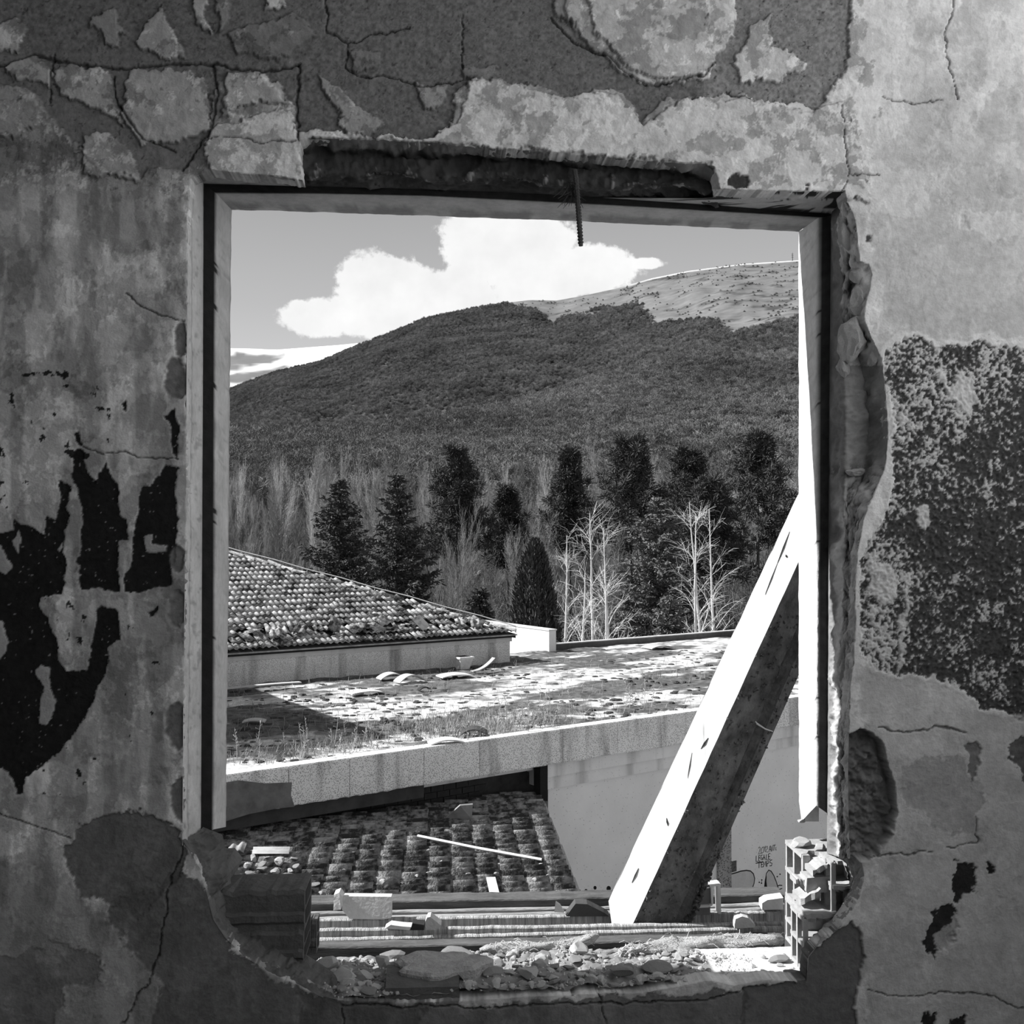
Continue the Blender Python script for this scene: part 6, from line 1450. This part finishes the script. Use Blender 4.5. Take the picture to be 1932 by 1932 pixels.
for (px, py, d, hw, kind, lb) in [
        (640, 903, 50, 60, 's', 'broad dull spruce standing behind the hip roof, left of its darker twin'), (748, 893, 43.5, 62, 's', 'tall dark spruce standing right behind the hip roof'), (905, 1112, 37, 30, 's', 'small dark spruce near the end of the hip roof'),
        (1240, 938, 48.5, 70, 'S', 'large silvery spruce behind the back kerb beside the birches'), (1262, 1128, 36.5, 40, 'S', 'young spruce in front of the large silvery spruce'), (1010, 1022, 38.5, 38, 'c', 'dense dark columnar cypress beside the white return wall'),
        (862, 850, 60, 42, 'p', 'lone bushy pine rising from the bare wood above the spruces'), (1075, 852, 63, 34, 'p', 'slender pine standing behind the birches'), (1190, 832, 57, 58, 'p', 'broad dark pine behind the large silvery spruce'),
        (1300, 853, 66.5, 48, 'p', 'ragged pine between two broad pines'), (1430, 820, 58.5, 62, 'p', 'tall broad pine beside the leaning rafter'), (958, 925, 66, 28, 'p', 'half-hidden pine low in the bare wood'), (1345, 905, 52.5, 50, 'p', 'dark lower pine behind the slim birches')]:
    h = height_for(px, py, d); rw = hw / F * d * (2.3 if kind in 'sS' else 1.9 if kind == 'p' else 1.15)
    CON.append((px, d, rw, at_d(px, 1010, d), kind))
    T = spruce(h, rw) if kind in 'sS' else (pine(h, rw) if kind == 'p' else cypress(h, rw))
    plant(px, d, {'s': 'spruce_tree', 'S': 'spruce_tree', 'p': 'pine_tree', 'c': 'cypress_tree'}[kind], lb, 'tree', T, h, M_need2 if kind == 'S' else M_need, 'conifers beyond the terrace')
# birches
for (px, py, d, lb) in [(1120, 972, 39.5, 'tallest white birch with a straight trunk beside the silvery spruce'), (1152, 1000, 37.6, 'slim white birch standing just right of the tallest one'), (1062, 1015, 41, 'thin straight white birch beside the dark cypress'), (1310, 975, 39.3, 'bare white birch, outermost of the group right of the silvery spruce'),
                        (1330, 950, 41.2, 'tall thin white birch in the middle of the group right of the silvery spruce'), (1350, 965, 44.6, 'white birch with spreading top close to the dark lower pine'), (1098, 1085, 35, 'low weeping birch before the tallest birch'), (1140, 1110, 33.2, 'small weeping birch with hanging twigs at the back kerb')]:
    h = height_for(px, py, d); p = at_d(px, 1010, d); p.z = ground_z(px, d) - .1
    random.seed(int(px)); o = bpy.data.objects.new('birch_tree', birch(h).mesh('birch', M_birch)); COL.objects.link(o); o.location = p; tag(o, lb, 'tree', 'white birches beyond the terrace')
random.seed(11)
# bare broadleaf trees: individuals in the near wood
BP = [bare_tree('bare_tree', random.uniform(7, 9.5), M_bark, (3, 3, 2), .22, .62, .13, 6) for _ in range(5)]
LOWP = [bare_tree('bare_tree_far', random.uniform(7, 9), M_far, (4, 3), .2, .7, .14, 5) for _ in range(4)]
CROWN = 1.95                    # forest-grown trees: slender crowns that stand beside each other
for me in BP:
    co = np.empty(len(me.vertices) * 3, np.float32); me.vertices.foreach_get('co', co); co = co.reshape(-1, 3); k = CROWN / np.percentile(np.hypot(co[:, 0], co[:, 1]), 99.5)
    co[:, :2] *= min(1.0, k); rr = np.hypot(co[:, 0], co[:, 1]); co[:, :2] *= np.minimum(1, CROWN / np.maximum(rr, 1e-6))[:, None]; me.vertices.foreach_set('co', co.ravel()); me.update()
STAND = []; worst = 0
def stand(n, d0, d1, s0, s1):
    global worst
    for _ in range(n):
        s = random.uniform(s0, s1); best = None
        for t in range(700):
            px = random.uniform(340, 1610); d = math.sqrt(random.uniform(d0 * d0, d1 * d1)); p = at_d(px, 1010, d)
            if any(c[4] != 'p' and d < c[1] + .5 and abs(px - c[0]) < 26 + 900 * c[2] / c[1] * .9 for c in CON): continue
            g = min(min((math.hypot(p.x - q[0], p.y - q[1]) - (s + q[2]) * CROWN for q in STAND), default=9), min(math.hypot(p.x - c[3].x, p.y - c[3].y) - c[2] - s * CROWN for c in CON))
            if best is None or g > best[0]: best = (g, p, px, d)
            if g > 0: break
        worst = min(worst, best[0]); STAND.append((best[1].x, best[1].y, s, best[2], best[3]))
stand(195, 58, 142, .75, 1.1); stand(45, 44, 64, .48, .82)
for k, (x, y, s, px, d) in enumerate(STAND):
    o = bpy.data.objects.new('bare_tree', BP[k % 5]); COL.objects.link(o); o.location = (x, y, ground_z(px, d) - .2); o.scale = (s, s, s); o.rotation_euler.z = random.uniform(0, 6.28)
    tag(o, 'bare leafless tree standing in the wood behind the terrace', 'tree', 'bare trees of the near wood')
# undergrowth and the wood on the slopes: too many to count
PC = bpy.data.collections.new('wood_shapes'); PB = bpy.data.collections.new('bush_shapes')
for _ in range(4): o = bpy.data.objects.new('far_bush_shape', bush('far_bush', M_far)); PB.objects.link(o)
for me in LOWP: o = bpy.data.objects.new('far_tree_shape', me); PC.objects.link(o)
def wood_stuff(name, pts, scl, label, PC=PC):
    me = bpy.data.meshes.new(name); n = len(pts); me.vertices.add(n); me.vertices.foreach_set('co', np.asarray(pts, np.float32).ravel()); a = me.attributes.new('scl', 'FLOAT', 'POINT'); a.data.foreach_set('value', np.asarray(scl, np.float32))
    o = bpy.data.objects.new(name, me); COL.objects.link(o); g = bpy.data.node_groups.new(name, 'GeometryNodeTree'); g.interface.new_socket('Geometry', in_out='INPUT', socket_type='NodeSocketGeometry'); g.interface.new_socket('Geometry', in_out='OUTPUT', socket_type='NodeSocketGeometry')
    nd = g.nodes; gi = nd.new('NodeGroupInput'); go = nd.new('NodeGroupOutput'); ip = nd.new('GeometryNodeInstanceOnPoints'); ci = nd.new('GeometryNodeCollectionInfo'); ci.inputs['Collection'].default_value = PC; ci.inputs['Separate Children'].default_value = True
    rv = nd.new('FunctionNodeRandomValue'); rv.data_type = 'FLOAT_VECTOR'; rv.inputs[1].default_value = (.1, .1, 6.28); at = nd.new('GeometryNodeInputNamedAttribute'); at.data_type = 'FLOAT'; at.inputs['Name'].default_value = 'scl'
    g.links.new(gi.outputs[0], ip.inputs['Points']); g.links.new(ci.outputs[0], ip.inputs['Instance']); ip.inputs['Pick Instance'].default_value = True; g.links.new(rv.outputs[0], ip.inputs['Rotation']); g.links.new(at.outputs[0], ip.inputs['Scale']); g.links.new(ip.outputs[0], go.inputs[0])
    md = o.modifiers.new('wood', 'NODES'); md.node_group = g; return tag(o, label, 'woodland', kind='stuff')
pts = []; sc2 = []
for _ in range(5400):
    px = random.uniform(-200, 2200); d = math.sqrt(random.uniform(40 ** 2, 146 ** 2)); p = at_d(px, 1010, d); p.z = ground_z(px, d) - .1; pts.append(p); sc2.append(random.uniform(.22, .6))
for _ in range(300):
    px = random.choice((random.uniform(-250, 330), random.uniform(1620, 2250))); d = math.sqrt(random.uniform(50 ** 2, 125 ** 2)); p = at_d(px, 1010, d); p.z = ground_z(px, d) - .1; pts.append(p); sc2.append(random.uniform(.8, 1.1))
wood_stuff('undergrowth', pts, sc2, 'tangled bare undergrowth on the floor of the near wood')
pts = []; sc2 = []
ti = np.stack([RNG.integers(0, len(fs_) - 14, 12000), RNG.integers(0, len(pxs) - 1, 12000)], 1)
for _ in range(52000):
    px = random.uniform(-150, 2150); dt = float(lerp_line(CDT, px)); d = 136 + (dt - 136) * math.sqrt(random.random()); fi = (d - 36) / (dt - 36)
    i = min(int(fi * 89), 88); ti_ = fi * 89 - i; jj = (px + 900) / 3800 * 189; j = int(jj); tj = jj - j; pts.append(Vector((at_d(px, 1010, d).xy.to_3d())) + UP * float((H[i, j, 2] * (1 - tj) + H[i, j + 1, 2] * tj) * (1 - ti_) + (H[i + 1, j, 2] * (1 - tj) + H[i + 1, j + 1, 2] * tj) * ti_)); sc2.append(random.uniform(.35, .8))
wood_stuff('slope_wood', pts, sc2, 'bare winter wood covering the near hillside', PB)
pts = []; sc2 = []
n_ = 0
while n_ < 68000:
    i = int(math.sqrt(random.random()) * 149); j = random.randrange(75, 350)
    if random.random() < bare[i, j] * (0.985 if speck[i, j] < .5 else .85): continue
    a_, b_ = random.random(), random.random(); p = Vector(Bm[i, j]).lerp(Vector(Bm[i, j + 1]), a_).lerp(Vector(Bm[i + 1, j]).lerp(Vector(Bm[i + 1, j + 1]), a_), b_); pts.append(p - UP * .5); sc2.append(random.uniform(.7, 1.5) if bare[i, j] < .5 else random.uniform(.4, .9)); n_ += 1
wood_stuff('mountain_wood', pts, sc2, 'bare forest covering the flank of the mountain', PB)
